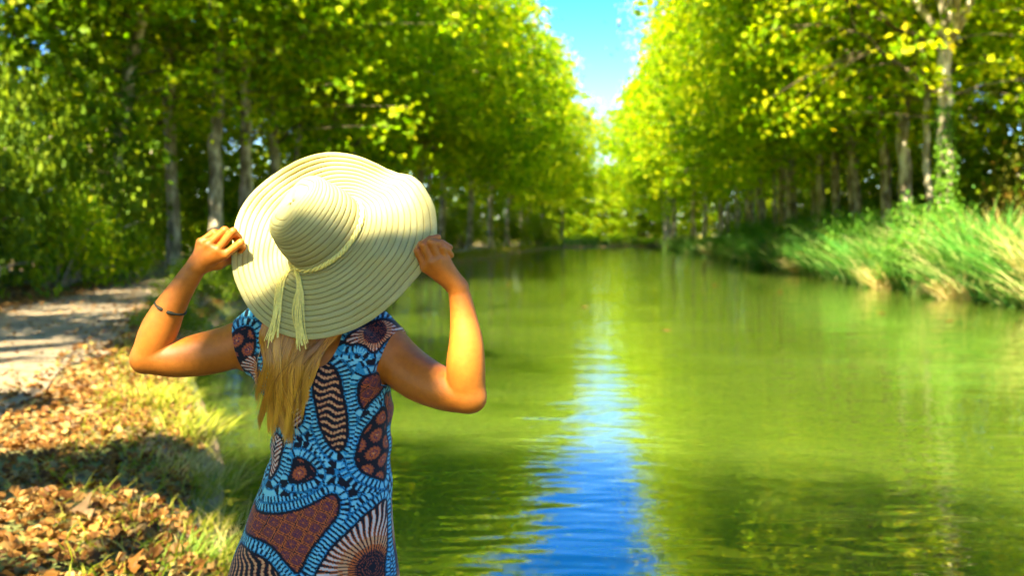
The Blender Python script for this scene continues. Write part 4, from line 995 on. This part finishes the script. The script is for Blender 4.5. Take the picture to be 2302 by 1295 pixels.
def brim_surface(phi, t):
    """phi (n,), t (m,) -> (n,m,3)"""
    r = np.interp(phi, np.concatenate([of - 2 * np.pi, of, of + 2 * np.pi]), np.tile(od, 3))
    dx = np.cos(phi) * r; dy = np.sin(phi) * r
    along = (dx * -0.66 + dy * 0.75) / F * 2.45
    Yo = 2.45 + 0.45 * along + 0.010 * np.sin(5 * phi + 0.8) + 0.006 * np.sin(9 * phi)
    Yo += 0.045 * np.exp(-((phi - 0.72) / 0.22) ** 2)                       # the rolled-back wave by her far hand
    Yo -= 0.030 * np.exp(-((np.angle(np.exp(1j * (phi - 1.6)))) / 0.5) ** 2)
    out = np.stack([(oc[0] + dx - 1151) / F * Yo, Yo, CAMZ - (oc[1] - dy - HORIZ) / F * Yo], -1)
    v = np.stack([np.cos(phi), -(HA[0] * np.cos(phi) + HA[2] * np.sin(phi)) / HA[1], np.sin(phi)], -1); v = norm(v)
    inn = HB + v * HR
    L = np.linalg.norm(out - inn, axis=1, keepdims=True)
    mid = 0.55 * (inn + out) / 2 + 0.45 * (inn + v * L * 0.45) 
    tt = t[None, :, None]
    S = (1 - tt) ** 2 * inn[:, None] + 2 * tt * (1 - tt) * mid[:, None] + tt ** 2 * out[:, None]
    S[..., 1] += 0.004 * np.sin(phi * 7 + 1)[:, None] * np.sin(t * 3.0)[None]
    return S

def straw_mat():
    m, nt, n, l, b = new_mat('straw_braid')
    uv = n.new('ShaderNodeUVMap'); uv.uv_map = 'UVMap'
    mp = n.new('ShaderNodeMapping'); mp.inputs['Scale'].default_value = (60, 9, 1); l.new(uv.outputs[0], mp.inputs[0])
    t = n.new('ShaderNodeTexNoise'); t.inputs['Scale'].default_value = 1.0; t.inputs['Detail'].default_value = 4; l.new(mp.outputs[0], t.inputs['Vector'])
    r = ramp(n, [(0.28, (0.43, 0.36, 0.12)), (0.5, (0.57, 0.51, 0.20)), (0.72, (0.66, 0.61, 0.28))]); l.new(t.outputs['Fac'], r.inputs[0])
    # open-work edge: dark broken stitches close to both edges of each braid
    sp = n.new('ShaderNodeSeparateXYZ'); l.new(uv.outputs[0], sp.inputs[0])
    d = n.new('ShaderNodeMath'); d.operation = 'PINGPONG'; d.inputs[1].default_value = 0.5; l.new(sp.outputs['Y'], d.inputs[0])
    mp2 = n.new('ShaderNodeMapping'); mp2.inputs['Scale'].default_value = (170, 2, 1); l.new(uv.outputs[0], mp2.inputs[0])
    t2 = n.new('ShaderNodeTexNoise'); t2.inputs['Scale'].default_value = 1.0; l.new(mp2.outputs[0], t2.inputs['Vector'])
    ad = n.new('ShaderNodeMath'); ad.operation = 'MULTIPLY_ADD'; l.new(t2.outputs['Fac'], ad.inputs[0]); ad.inputs[1].default_value = -0.30; ad.inputs[2].default_value = 0.20
    le = n.new('ShaderNodeMath'); le.operation = 'LESS_THAN'; l.new(d.outputs[0], le.inputs[0]); l.new(ad.outputs[0], le.inputs[1])
    mx = n.new('ShaderNodeMix'); mx.data_type = 'RGBA'; l.new(le.outputs[0], mx.inputs[0]); l.new(r.outputs[0], mx.inputs[6]); mx.inputs[7].default_value = (0.30, 0.23, 0.06, 1)
    oi = n.new('ShaderNodeObjectInfo'); rv = ramp(n, [(0, (0.86, 0.84, 0.78)), (1, (1.0, 1.0, 1.0))]); l.new(oi.outputs['Random'], rv.inputs[0])
    mv = n.new('ShaderNodeMix'); mv.data_type = 'RGBA'; mv.blend_type = 'MULTIPLY'; mv.inputs[0].default_value = 1; l.new(mx.outputs[2], mv.inputs[6]); l.new(rv.outputs[0], mv.inputs[7])
    l.new(mv.outputs[2], b.inputs['Base Color']); b.inputs['Roughness'].default_value = 0.7; b.inputs['Specular IOR Level'].default_value = 0.25
    bp = n.new('ShaderNodeBump'); bp.inputs['Strength'].default_value = 0.8; bp.inputs['Distance'].default_value = 0.0015
    l.new(t.outputs['Fac'], bp.inputs['Height']); l.new(bp.outputs[0], b.inputs['Normal'])
    tr = n.new('ShaderNodeBsdfTranslucent'); tr.inputs['Color'].default_value = (0.75, 0.68, 0.20, 1)
    ms = n.new('ShaderNodeMixShader'); ms.inputs[0].default_value = 0.42; l.new(b.outputs[0], ms.inputs[1]); l.new(tr.outputs[0], ms.inputs[2])
    l.new(ms.outputs[0], n['Material Output'].inputs['Surface'])
    return m
M['straw'] = straw_mat(); M['straw_gap'] = plain('straw_shadow_gap', (0.30, 0.23, 0.075), 0.9)
M['cord'] = plain('raffia_cord', (0.80, 0.64, 0.15), 0.7, 0.15, 120, 0.3)
hat = thing('sun_hat', HB, 'wide floppy cream straw hat with tasselled cord held on the woman head', 'hat')

def strip_mesh(name, S, lift, mat, ulen):
    """S (n,m,3) closed ring strip; lift (m,) raises it along the surface normal"""
    n, m = S.shape[:2]
    du = np.roll(S, -1, 0) - np.roll(S, 1, 0); dv = np.gradient(S, axis=1)
    N = norm(np.cross(du, dv))
    c = S.reshape(-1, 3).mean(0); s = np.sign((N.reshape(-1, 3) @ HA).mean()) or 1
    V = (S + N * s * lift[None, :, None]).reshape(-1, 3) - HB
    i, j = np.meshgrid(np.arange(n), np.arange(m - 1), indexing='ij'); i2 = (i + 1) % n
    Q = np.stack([i * m + j, i2 * m + j, i2 * m + j + 1, i * m + j + 1], -1).reshape(-1, 4)
    me = mesh_np(name, V, Q, mat)
    uv = me.uv_layers.new(name='UVMap')
    ui = np.stack([i, i + 1, i + 1, i], -1).reshape(-1) / n * ulen; vi = np.stack([j, j, j + 1, j + 1], -1).reshape(-1) / (m - 1)
    uv.data.foreach_set('uv', np.column_stack([ui, vi]).astype(np.float32).ravel())
    return me

phi = np.linspace(-np.pi, np.pi, 221)[:-1]
NB = 13
BS = brim_surface(phi, np.linspace(0, 1, 40))
brim = obj('brim', strip_mesh('brim', BS, np.full(40, -0.0022), M['straw_gap'], 6), hat)
sgn = np.array([0, .75, 1, 1, .75, 0.0])
for k in range(NB):
    w = 1 / NB; t = (k + np.array([0.03, 0.08, 0.35, 0.65, 0.92, 0.965])) * w
    if k == NB - 1: t[-2:] = [0.992, 1.0]
    S = brim_surface(phi, t)
    obj('straw_braid', strip_mesh('straw_braid', S, 0.0018 * sgn - 0.0004 + 0.0003 * math.sin(k * 2.3), M['straw'], 9.0), brim)

# crown
d1 = norm(np.array([0.12, 0, 1.0]) - (np.array([0.12, 0, 1.0]) @ HA) * HA); d2 = np.cross(HA, d1)
def crown_surface(th, s):
    S = np.empty((len(th), len(s), 3))
    for k, q in enumerate(s):
        h = 0.136 * math.sin(math.pi / 2 * min(q, 1)) ** 0.92; r = HR * max(math.cos(math.pi / 2 * min(q, 1)), 0.0) ** 0.46
        ex = 2 + 3.0 * max(q - 0.78, 0) / 0.22
        lo = 1.04 + 0.40 * max(q - 0.5, 0) / 0.5
        c = np.cos(th); n_ = np.sin(th)
        rr = (np.abs(c) ** ex + np.abs(n_) ** ex) ** (-1 / ex)
        S[:, k] = HB + HA * h + (c * rr * r * lo)[:, None] * d1 + (n_ * rr * r * 0.97 / (1 + 0.22 * max(q - 0.5, 0) / 0.5))[:, None] * d2
        S[:, k] += HA * 0.0025 * np.sin(3 * th + 1)[:, None] * q
    return S
th = np.linspace(0, 2 * np.pi, 141)[:-1]
qs = np.linspace(0, 0.999, 40)
def strip_out(S):
    return S
crown = obj('crown', strip_mesh('crown', crown_surface(th, qs), np.full(40, -0.0022), M['straw_gap'], 3), hat)
NC = 14
qe = np.linspace(0, 1, NC + 1) ** 0.9
for k in range(NC):
    a, b = qe[k], qe[k + 1]; t = a + (b - a) * np.array([0.03, 0.09, 0.35, 0.65, 0.90, 0.96])
    if k == NC - 1: t[-1] = 0.9995
    obj('straw_braid', strip_mesh('straw_braid', crown_surface(th, t), 0.0016 * sgn - 0.0004, M['straw'], 9.0 * (1 - 0.7 * a)), crown)

# twisted cord round the crown, knot and two tassels
vq = lambda ph: norm(np.stack([np.cos(ph), -(HA[0] * np.cos(ph) + HA[2] * np.sin(ph)) / HA[1], np.sin(ph)], -1))
mb = MB(); ph = np.linspace(0, 2 * np.pi, 240)
cen = HB + vq(ph) * (HR + 0.004) + HA * 0.008
for s in range(3):
    w = ph * 14 + s * 2 * np.pi / 3
    mb.tube(cen + 0.0036 * (np.cos(w)[:, None] * vq(ph) + np.sin(w)[:, None] * HA) - HB, 0.0034, 6, cap=False)
band = obj('cord_band', mb.mesh('cord_band', M['cord']), hat)
BSf = brim_surface(phi, np.linspace(0, 1, 60)).reshape(-1, 3)
BSp = np.stack([BSf[:, 0] / BSf[:, 1] * F + 1151, HORIZ - (BSf[:, 2] - CAMZ) / BSf[:, 1] * F], -1)
def on_brim(px, py, off):
    k = ((BSp - np.array([px, py])) ** 2).sum(1).argmin()
    return P(px, py, BSf[k, 1] - off)
rk = np.random.default_rng(3)
kn = MB(); K = on_brim(658, 600, 0.010)
for k in range(5):
    a = rk.uniform(0, 6.28, 3); tt = np.linspace(0, 2 * np.pi, 16)
    kn.tube(K + 0.0065 * np.column_stack([np.cos(tt + a[0]), 0.7 * np.cos(tt + a[1]), np.sin(tt + a[2])]) - HB, 0.0032, 6)
obj('knot', kn.mesh('knot', M['cord']), hat)
def tassel(route, n, fan, seed):
    r = np.random.default_rng(seed); mb = MB()
    for k in range(n):
        u = (k + 0.5) / n * 2 - 1; pts = []
        j = r.normal(size=2) * 2.0; wob = r.uniform(0, 6.28)
        for i, (x, y, w) in enumerate(route):
            f = i / (len(route) - 1)
            yy = y + (r.normal() * 9 if i == len(route) - 1 else 0)
            pts.append(on_brim(x + u * w + j[0] * f + 1.6 * math.sin(wob + i * 1.7), yy, 0.005 + 0.003 * r.uniform() + 0.004 * (1 - abs(u)) * (1 - 0.5 * f)))
        pts = np.array(pts); tt = np.linspace(0, len(pts) - 1, 26); base = np.arange(len(pts))
        cur = np.column_stack([np.interp(tt, base, pts[:, q]) for q in range(3)])
        for _ in range(3): cur[1:-1] = (cur[:-2] + 2 * cur[1:-1] + cur[2:]) / 4
        mb.tube(cur - HB, 0.00135, 5)
    return mb.mesh('tassel', M['cord'])
obj('tassel', tassel([(655, 602, 3), (641, 612, 7), (630, 640, 9), (625, 680, 9), (621, 715, 10), (615, 745, 13), (611, 764, 17)], 15, 1, 1), hat)
obj('tassel', tassel([(661, 603, 2), (669, 618, 5), (674, 645, 7), (672, 675, 12), (668, 710, 13), (675, 745, 11), (679, 778, 15)], 13, 1, 2), hat)

# ---- hair: tapering locks falling from under the hat over the back
def build_hair():
    r = np.random.default_rng(11); nl = 52; per = 105; seg = 15; N = nl * per
    k1 = [672, 740, 800, 860, 920, 1000]
    L_ = [622, 598, 597, 597, 604, 612]; R_ = [778, 764, 718, 686, 676, 668]
    a0 = (np.arange(nl) + r.uniform(-0.4, 0.4, nl)) / nl; r.shuffle(a0); depth = r.uniform(0, 1, nl)
    end = np.clip(912 + 42 * r.normal(size=nl) - 120 * np.clip(a0 - 0.66, 0, 1) + 25 * (np.abs(a0 - 0.35) < 0.2), 790, 985)
    amp = r.uniform(8, 19, nl); ph = r.uniform(0, 6.28, nl); frq = r.uniform(7.0, 11.0, nl); sway = r.normal(size=nl) * 17 - 4
    half = r.uniform(6, 12, nl)
    cl = np.repeat(np.arange(nl), per); f = np.linspace(0, 1, seg + 1)[None]
    e = end[cl] + r.normal(size=N) * 9; py = 672 + (e[:, None] - 672) * f
    px = np.interp(py, k1, L_) + (np.interp(py, k1, R_) - np.interp(py, k1, L_)) * a0[cl][:, None]
    px = px + amp[cl][:, None] * np.sin(f * frq[cl][:, None] + ph[cl][:, None]) * f ** 0.7 + sway[cl][:, None] * f ** 2.2
    u = r.normal(size=N) * 0.5; taper = (1 - 0.80 * f ** 1.6)
    px = px + (u * half[cl])[:, None] * taper
    fly = r.uniform(size=N) < 0.03
    px = px + (fly * (r.normal(size=N) * 20 - 8))[:, None] * f ** 2 + (r.normal(size=N) * 2.2)[:, None] * np.sin(f * 9 + r.uniform(0, 6, N)[:, None]) * f
    bulge = np.sqrt(np.clip(1 - (u / 1.4) ** 2, 0, 1))
    Y = back_y(px, py) - 0.008 - (0.030 * depth[cl])[:, None] * (1 - 0.4 * f) - (0.007 * bulge)[:, None] * taper - (fly * r.uniform(0, 0.02, N))[:, None] * f
    Y = np.where(py < 770, np.minimum(Y, 2.425), Y)
    Y = np.maximum(Y, np.interp(py, [660, 740, 775, 800], [2.42, 2.405, 2.39, 2.0]))
    gb = np.full((200, 200), -1.0)                       # keep every strand behind the brim
    gi = np.clip(((BSp - np.array([450, 300])) / 4).astype(int), 0, 199)
    np.maximum.at(gb, (gi[:, 0], gi[:, 1]), BSf[:, 1])
    for _ in range(2):
        for ax in (0, 1): gb = np.maximum(gb, np.maximum(np.roll(gb, 1, ax), np.roll(gb, -1, ax)))
    hx = np.clip(((px - 450) / 4).astype(int), 0, 199); hy = np.clip(((py - 300) / 4).astype(int), 0, 199)
    Y = np.maximum(Y, gb[hx, hy] + 0.008)
    C = np.stack([(px - 1151) / F * Y, Y, CAMZ - (py - HORIZ) / F * Y], -1)
    for _ in range(2): C[:, 1:-1] = (C[:, :-2] + 2 * C[:, 1:-1] + C[:, 2:]) / 4
    w = (0.0006 + 0.0005 * r.uniform(size=N))[:, None] * np.clip(1.1 - f ** 3, 0.12, 1)
    sd = norm(np.column_stack([np.ones(N), r.normal(size=N) * 0.6, np.zeros(N)])); dp = norm(np.column_stack([r.normal(size=N) * 0.3, -np.ones(N), np.zeros(N)]))
    A = C - sd[:, None] * w[..., None]; B = C + sd[:, None] * w[..., None]; T = C + dp[:, None] * w[..., None] * 1.2
    V = np.stack([A, T, B], 2).reshape(-1, 3) - BASE
    b0 = (np.arange(N) * (seg + 1) * 3)[:, None] + (np.arange(seg) * 3)[None]
    Q = np.concatenate([np.stack([b0 + q, b0 + q2, b0 + 3 + q2, b0 + 3 + q], -1).reshape(-1, 4) for q, q2 in ((0, 1), (1, 2))])
    tone = np.clip(0.55 * r.uniform(0, 1, nl)[cl] + 0.25 * r.uniform(size=N), 0, 1)[:, None] + 0.22 * f    # paler towards the tips
    return V, Q, np.repeat(tone[..., None], 3, 2).reshape(-1)
m, nt, n, l, b = new_mat('blond_hair')
g = n.new('ShaderNodeAttribute'); g.attribute_name = 'tone'
r_ = ramp(n, [(0, (0.09, 0.026, 0.002)), (0.3, (0.26, 0.095, 0.004)), (0.6, (0.52, 0.215, 0.010)), (1, (0.85, 0.43, 0.035))])
l.new(g.outputs['Fac'], r_.inputs[0]); l.new(r_.outputs[0], b.inputs['Base Color']); b.inputs['Roughness'].default_value = 0.38; b.inputs['Specular IOR Level'].default_value = 0.5
hv, hq, tone = build_hair()
hme = mesh_np('hair', hv, hq, m)
hme.attributes.new('tone', 'FLOAT', 'POINT').data.foreach_set('value', tone.astype(np.float32))
tag(obj('hair', hme, person), 'long sun-bleached blond hair hanging loose below the hat')

# ------------------------------------------------------------------ reeds, grass, fallen leaves
def reed_patch(name, n, region, hmin, hmax, width, mat, seed, spread=0.35, droop=(0.15, 0.6), seg=5):
    """region(r, n) -> (x, y) roots"""
    r = np.random.default_rng(seed); xy = region(r, n); n = len(xy)
    z = np.maximum(ground_z(xy), WATERZ - 0.15)
    root = np.column_stack([xy, z])
    d = norm(np.column_stack([r.normal(size=n) * spread, r.normal(size=n) * spread, np.ones(n)]))
    patch = 0.72 + 0.28 * np.sin(xy[:, 0] * 1.1 + 1.3 + 0.3 * xy[:, 1]) * np.sin(xy[:, 1] * 0.8 + 0.5)
    L = r.uniform(hmin, hmax, n) * patch
    side = norm(np.column_stack([r.normal(size=n), r.normal(size=n) * 0.4, np.zeros(n)]))
    V, Q = ribbons(root, d, L, width * r.uniform(0.6, 1.3, n), r.uniform(*droop, n), seg, r, side)
    return mesh_np(name, V, Q, mat, True)

def along_bank(line, y0, y1, o0, o1, sign, near=0.0):
    def f(r, n):
        u = r.uniform(0, 1, n) ** (1 + near); y = y0 + (y1 - y0) * u
        x = np.interp(y, line[:, 1], line[:, 0]) + sign * (o0 + (o1 - o0) * r.uniform(0, 1, n))
        return np.column_stack([x, y])
    return f
RB = RIGHT[2:-2]
tag(obj('reeds', reed_patch('reeds', 15000, along_bank(RB, 16, 62, -0.35, 3.6, 1, 0.3), 2.3, 4.3, 0.06, M['reed'], 1, 0.40, (0.25, 1.0))), 'dense pale green reed bed along the far water edge', 'reeds', kind='stuff')
tag(obj('reeds', reed_patch('reeds', 7000, along_bank(RB, 62, 160, -0.35, 3.6, 1, 0.5), 1.9, 3.4, 0.12, M['reed'], 2, 0.40, (0.25, 1.0))), 'distant low reeds tapering towards the canal bend', 'reeds', kind='stuff')

def clump(name, x, y, rad, n, h, width, mat, label, cat, seed, group=None, spread=0.4, droop=(0.2, 0.8), seg=6):
    z = max(float(ground_z(np.array([[x, y]]))[0]), WATERZ)
    r = np.random.default_rng(seed)
    a = r.uniform(0, 6.283, n); q = rad * np.sqrt(r.uniform(0, 1, n))
    root = np.column_stack([q * np.cos(a), q * np.sin(a), np.full(n, -0.03)])
    lean = np.column_stack([np.cos(a), np.sin(a)]) * (q / rad * spread)[:, None]
    d = norm(np.column_stack([lean + r.normal(size=(n, 2)) * spread * 0.5, np.ones(n)]))
    side = norm(np.column_stack([r.normal(size=n), r.normal(size=n) * 0.5, np.zeros(n)]))
    V, Q = ribbons(root, d, h * r.uniform(0.45, 1.0, n), width * r.uniform(0.6, 1.3, n), r.uniform(*droop, n), seg, r, side)
    return tag(obj(name, mesh_np(name, V, Q, mat), None, (x, y, z)), label, cat, group)

clump('cane_clump', 16.4, 33.5, 1.2, 420, 3.6, 0.085, M['cane'], 'tall arching green cane clump rising from the reeds beside the ivy-wrapped trunk', 'cane', 5, spread=0.35)
clump('cane_clump', 16.4, 43.5, 1.7, 500, 2.9, 0.08, M['cane'], 'dark green cane clump hanging low over the water midway along the reeds', 'cane', 6, spread=0.55)
clump('cane_clump', 16.6, 51.0, 1.6, 420, 2.7, 0.09, M['cane'], 'dark green cane clump beyond the low-hanging one', 'cane', 7, spread=0.5)
clump('cane_clump', 18.0, 66.0, 1.8, 400, 2.8, 0.10, M['cane'], 'farthest green cane clump where the reed bed thins', 'cane', 8, spread=0.5)
def bend_bank(r, n):
    u = r.uniform(0, 1, n) * 4; i = u.astype(int); f = (u - i)[:, None]; A = LEFT[17:22]
    p = A[i] * (1 - f) + A[np.minimum(i + 1, 4)] * f
    return p + np.column_stack([-0.4 * r.uniform(0, 3, n), r.uniform(-0.2, 3, n)])
tag(obj('reeds', reed_patch('reeds', 2500, bend_bank, 1.2, 2.2, 0.16, M['reed'], 3, 0.3, seg=3)), 'thin strip of reeds on the far bank where the canal bends', 'reeds', kind='stuff')
for k, (x, y, w, h, lab) in enumerate([(16.2, 37.5, 1.6, 2.6, 'rounded bright green bush in the reeds beyond the tall cane'), (16.6, 47.0, 1.5, 2.3, 'rounded green bush between the two dark cane clumps'),
        (18.2, 57.5, 1.9, 2.6, 'rounded green bush where the reed bed narrows'), (19.6, 73.0, 2.0, 2.5, 'rounded green bush past the farthest cane clump'), (21.0, 88.0, 2.2, 2.4, 'small distant rounded bush on the reed bank')]):
    shrub(x, y, w * 1.25, h * 1.2, k % 3, 'bush', lab, 'bushes in the reed bed', rz=k * 0.9)
clump('dry_grass_clump', 16.0, 28.5, 1.2, 420, 3.0, 0.05, M['dry'], 'straw-coloured dry grass clump at the frame edge of the reed bed', 'grass clump', 9, spread=0.4)
clump('dry_grass_clump', 17.6, 36.0, 1.0, 300, 3.6, 0.06, M['dry'], 'tall tawny plumes behind the cane at the top of the reed bed', 'grass clump', 13, spread=0.3)
clump('dry_grass_clump', 15.2, 40.0, 0.8, 220, 1.5, 0.06, M['dry'], 'low straw clump at the waterline between the cane clumps', 'grass clump', 14, spread=0.6)
clump('dry_grass_clump', 16.3, 55.0, 1.0, 200, 1.5, 0.08, M['dry'], 'straw clump at the waterline where the reeds begin to thin', 'grass clump', 15, spread=0.6)
clump('cane_clump', 15.6, 29.8, 0.9, 300, 3.2, 0.07, M['cane'], 'green cane clump between the straw grass and the frame edge', 'cane', 16, spread=0.45)
clump('dry_grass_clump', 14.9, 33.0, 0.7, 220, 1.3, 0.05, M['dry'], 'low dry grass clump at the waterline below the tall cane', 'grass clump', 10, spread=0.6)
clump('dry_grass_clump', 20.6, 99.0, 1.6, 200, 1.6, 0.12, M['dry'], 'small pale dry grass clump far along the reed bank', 'grass clump', 12, spread=0.6)

# towpath bank: grasses at the water edge and low green cover
LB = LEFT[6:]
def bank_cover(r, n):
    y = 4.4 + 30 * r.uniform(0, 1, n) ** 1.7
    x = np.interp(y, LB[:, 1], LB[:, 0]) - 0.05 - 1.15 * r.uniform(0, 1, n) ** 1.3
    return np.column_stack([x, y])
tag(obj('grass', reed_patch('grass', 3400, bank_cover, 0.08, 0.38, 0.012, M['grass'], 21, 0.5, (0.2, 0.9), 4)), 'yellow-green grass along the top of the towpath bank', 'grass', kind='stuff')
def bank_far(r, n):
    y = 30 + 130 * r.uniform(0, 1, n) ** 1.4
    x = np.interp(y, LB[:, 1], LB[:, 0]) - 0.1 - 1.6 * r.uniform(0, 1, n)
    return np.column_stack([x, y])
tag(obj('grass', reed_patch('grass', 5000, bank_far, 0.25, 0.8, 0.06, M['grass'], 22, 0.5, (0.2, 0.9), 3)), 'low rough grass edging the shaded far towpath bank', 'grass', kind='stuff')
def scattered(r, n):
    y = 4 + 26 * r.uniform(0, 1, n) ** 1.5
    x = np.interp(y, LB[:, 1], LB[:, 0]) - 1.0 - (2.0 + 0.12 * y) * r.uniform(0, 1, n)
    g = np.sin(x * 2.1 + 0.7) * np.sin(y * 1.3 + x * 0.6) > 0.15
    return np.column_stack([x, y])[g]
tag(obj('grass', reed_patch('grass', 1300, scattered, 0.05, 0.17, 0.009, M['fresh'], 23, 0.6, (0.2, 0.8), 3)), 'short green sprouts among the fallen leaves', 'grass', kind='stuff')

def gpos(px, py, z=0.0):
    Y = (CAMZ - z) * F / (py - HORIZ); return (px - 1151) / F * Y, Y
for px, py, rad, n, h, w, mk, lab, sd in [
    (470, 1175, 0.28, 260, 0.30, 0.010, 'grass', 'bright sunlit grass tuft close beside the skirt of the dress', 31),
    (390, 1190, 0.24, 170, 0.22, 0.010, 'fresh', 'short green grass tuft in the lit leaves', 32),
    (545, 1150, 0.16, 60, 0.34, 0.014, 'fresh', 'broad-bladed green sprout at the bank lip beside the dress', 33),
    (500, 1135, 0.10, 26, 0.30, 0.022, 'fresh', 'single leafy green seedling standing above the lit grass', 34),
    (470, 980, 0.30, 40, 0.62, 0.009, 'dry', 'thin dry stalks leaning over the water beside the hair tips', 35),
    (400, 930, 0.45, 260, 0.42, 0.013, 'grass', 'yellow grass tuft on the bank below the bent elbow', 36),
    (330, 890, 0.45, 260, 0.40, 0.014, 'grass', 'yellow grass tuft beneath the elbow nearest the path', 37),
    (430, 1010, 0.35, 200, 0.32, 0.012, 'grass', 'shaded green tuft on the bank lip behind the sunlit grass', 38),
    (520, 1060, 0.22, 70, 0.50, 0.010, 'dry', 'straw-coloured tuft on the bank lip close to the dress waist', 40),
    (440, 1060, 0.25, 120, 0.30, 0.010, 'grass', 'yellowish tuft in the shade below the straw-coloured one', 41),
    (380, 1000, 0.30, 150, 0.34, 0.011, 'dry', 'pale dry tuft on the shaded bank below the elbow', 42),
    (300, 1250, 0.20, 60, 0.14, 0.009, 'fresh', 'tiny grass tuft in the bright leaves at the frame bottom', 39),
]:
    x, y = gpos(px, py)
    clump('grass_tuft', x, y, rad, n, h, w, M[mk], lab, 'grass tuft', sd, 'grass tufts on the towpath bank', spread=0.7, seg=4)

# fallen plane leaves
HALF = np.array([(0, 0, 0), (0.5, 0.30, 0.10), (0.28, 0.85, 0.12), (0, 1.0, -0.04), (-0.30, 0.80, 0.14), (-0.5, 0.34, 0.05)])
HALF_F = np.array([(0, 1, 2), (0, 2, 3), (0, 3, 4), (0, 4, 5)])
def litter(n, seed):
    r = np.random.default_rng(seed)
    y = 3.6 + 30 * r.uniform(0, 1, n) ** 1.9
    wl_ = np.interp(y, LB[:, 1], LB[:, 0]); pcx = np.interp(y, pathc[:, 1], pathc[:, 0])
    x = wl_ - 0.2 + (pcx - 4.0 - wl_) * r.uniform(0, 1, n)
    off = np.abs(x - pcx)
    keep = (off > 1.6) | (r.uniform(size=n) < 0.06 + 0.3 * (off > 1.15))
    x, y = x[keep], y[keep]; n = len(x)
    pos = np.column_stack([x, y, ground_z(np.column_stack([x, y])) + 0.012 + 0.03 * r.uniform(0, 1, n) + 0.03 * (np.abs(x - np.interp(y, pathc[:, 1], pathc[:, 0])) < 1.5)])
    nr = norm(np.column_stack([r.normal(size=(n, 2)) * 0.5, np.ones(n)]))
    return leaves_np(pos, nr, r.uniform(0.032, 0.078, n), r, HALF * np.array([1, 1, 1.8]), HALF_F)
V, Fc = litter(60000, 41)
tag(obj('fallen_leaves', mesh_np('fallen_leaves', V, Fc, M['litter'], False)), 'carpet of brown fallen plane leaves covering the bank', 'fallen leaves', kind='stuff')
m_big = leaf_mat('curled_dead_leaf', [(0, (0.34, 0.19, 0.07)), (1, (0.42, 0.25, 0.10))], 0.2, tint=(1, 1, 0.8))
for px, py, sz, lab, sd in [(160, 1160, 0.15, 'large curled tan leaf standing up from the bank litter', 3), (280, 1265, 0.12, 'dark reddish curled leaf in the bright litter at the frame bottom', 5)]:
    x, y = gpos(px, py); r = np.random.default_rng(sd)
    T = LOBED * np.array([1, 1, 5.0])
    T = np.column_stack([T[:, 0], T[:, 1], T[:, 2] + 0.35 * np.abs(T[:, 0]) ** 1.5])
    V, Fc = leaves_np(np.array([[0, 0, 0.03]]), norm(np.array([[0.25, -0.35, 0.9]])), np.array([sz]), r, T, LOBED_F, along=np.array([[1.0, 0.2, 0.4]]))
    tag(obj('fallen_leaf', mesh_np('fallen_leaf', V, Fc, m_big if sd == 3 else M['litter'], True), None, (x, y, float(ground_z(np.array([[x, y]]))[0]) + 0.02)), lab, 'leaf', 'single large fallen leaves')
# a few leaves afloat
r = np.random.default_rng(77)
for k, (px, py) in enumerate([(2125, 722), (1612, 640), (1930, 632), (1760, 655), (1545, 607), (1320, 690), (1500, 745), (1990, 705), (1150, 640)]):
    Y = (CAMZ - WATERZ) * F / (py - HORIZ); x = (px - 1151) / F * Y
    V, Fc = leaves_np(np.array([[0, 0, 0.006]]), np.array([[0.0, 0, 1]]), np.array([0.22]), r, LOBED, LOBED_F)
    tag(obj('floating_leaf', mesh_np('floating_leaf', V, Fc, M['litter'], False), None, (x, Y, WATERZ)), 'small orange leaf floating on the green water', 'leaf', 'leaves floating on the canal')
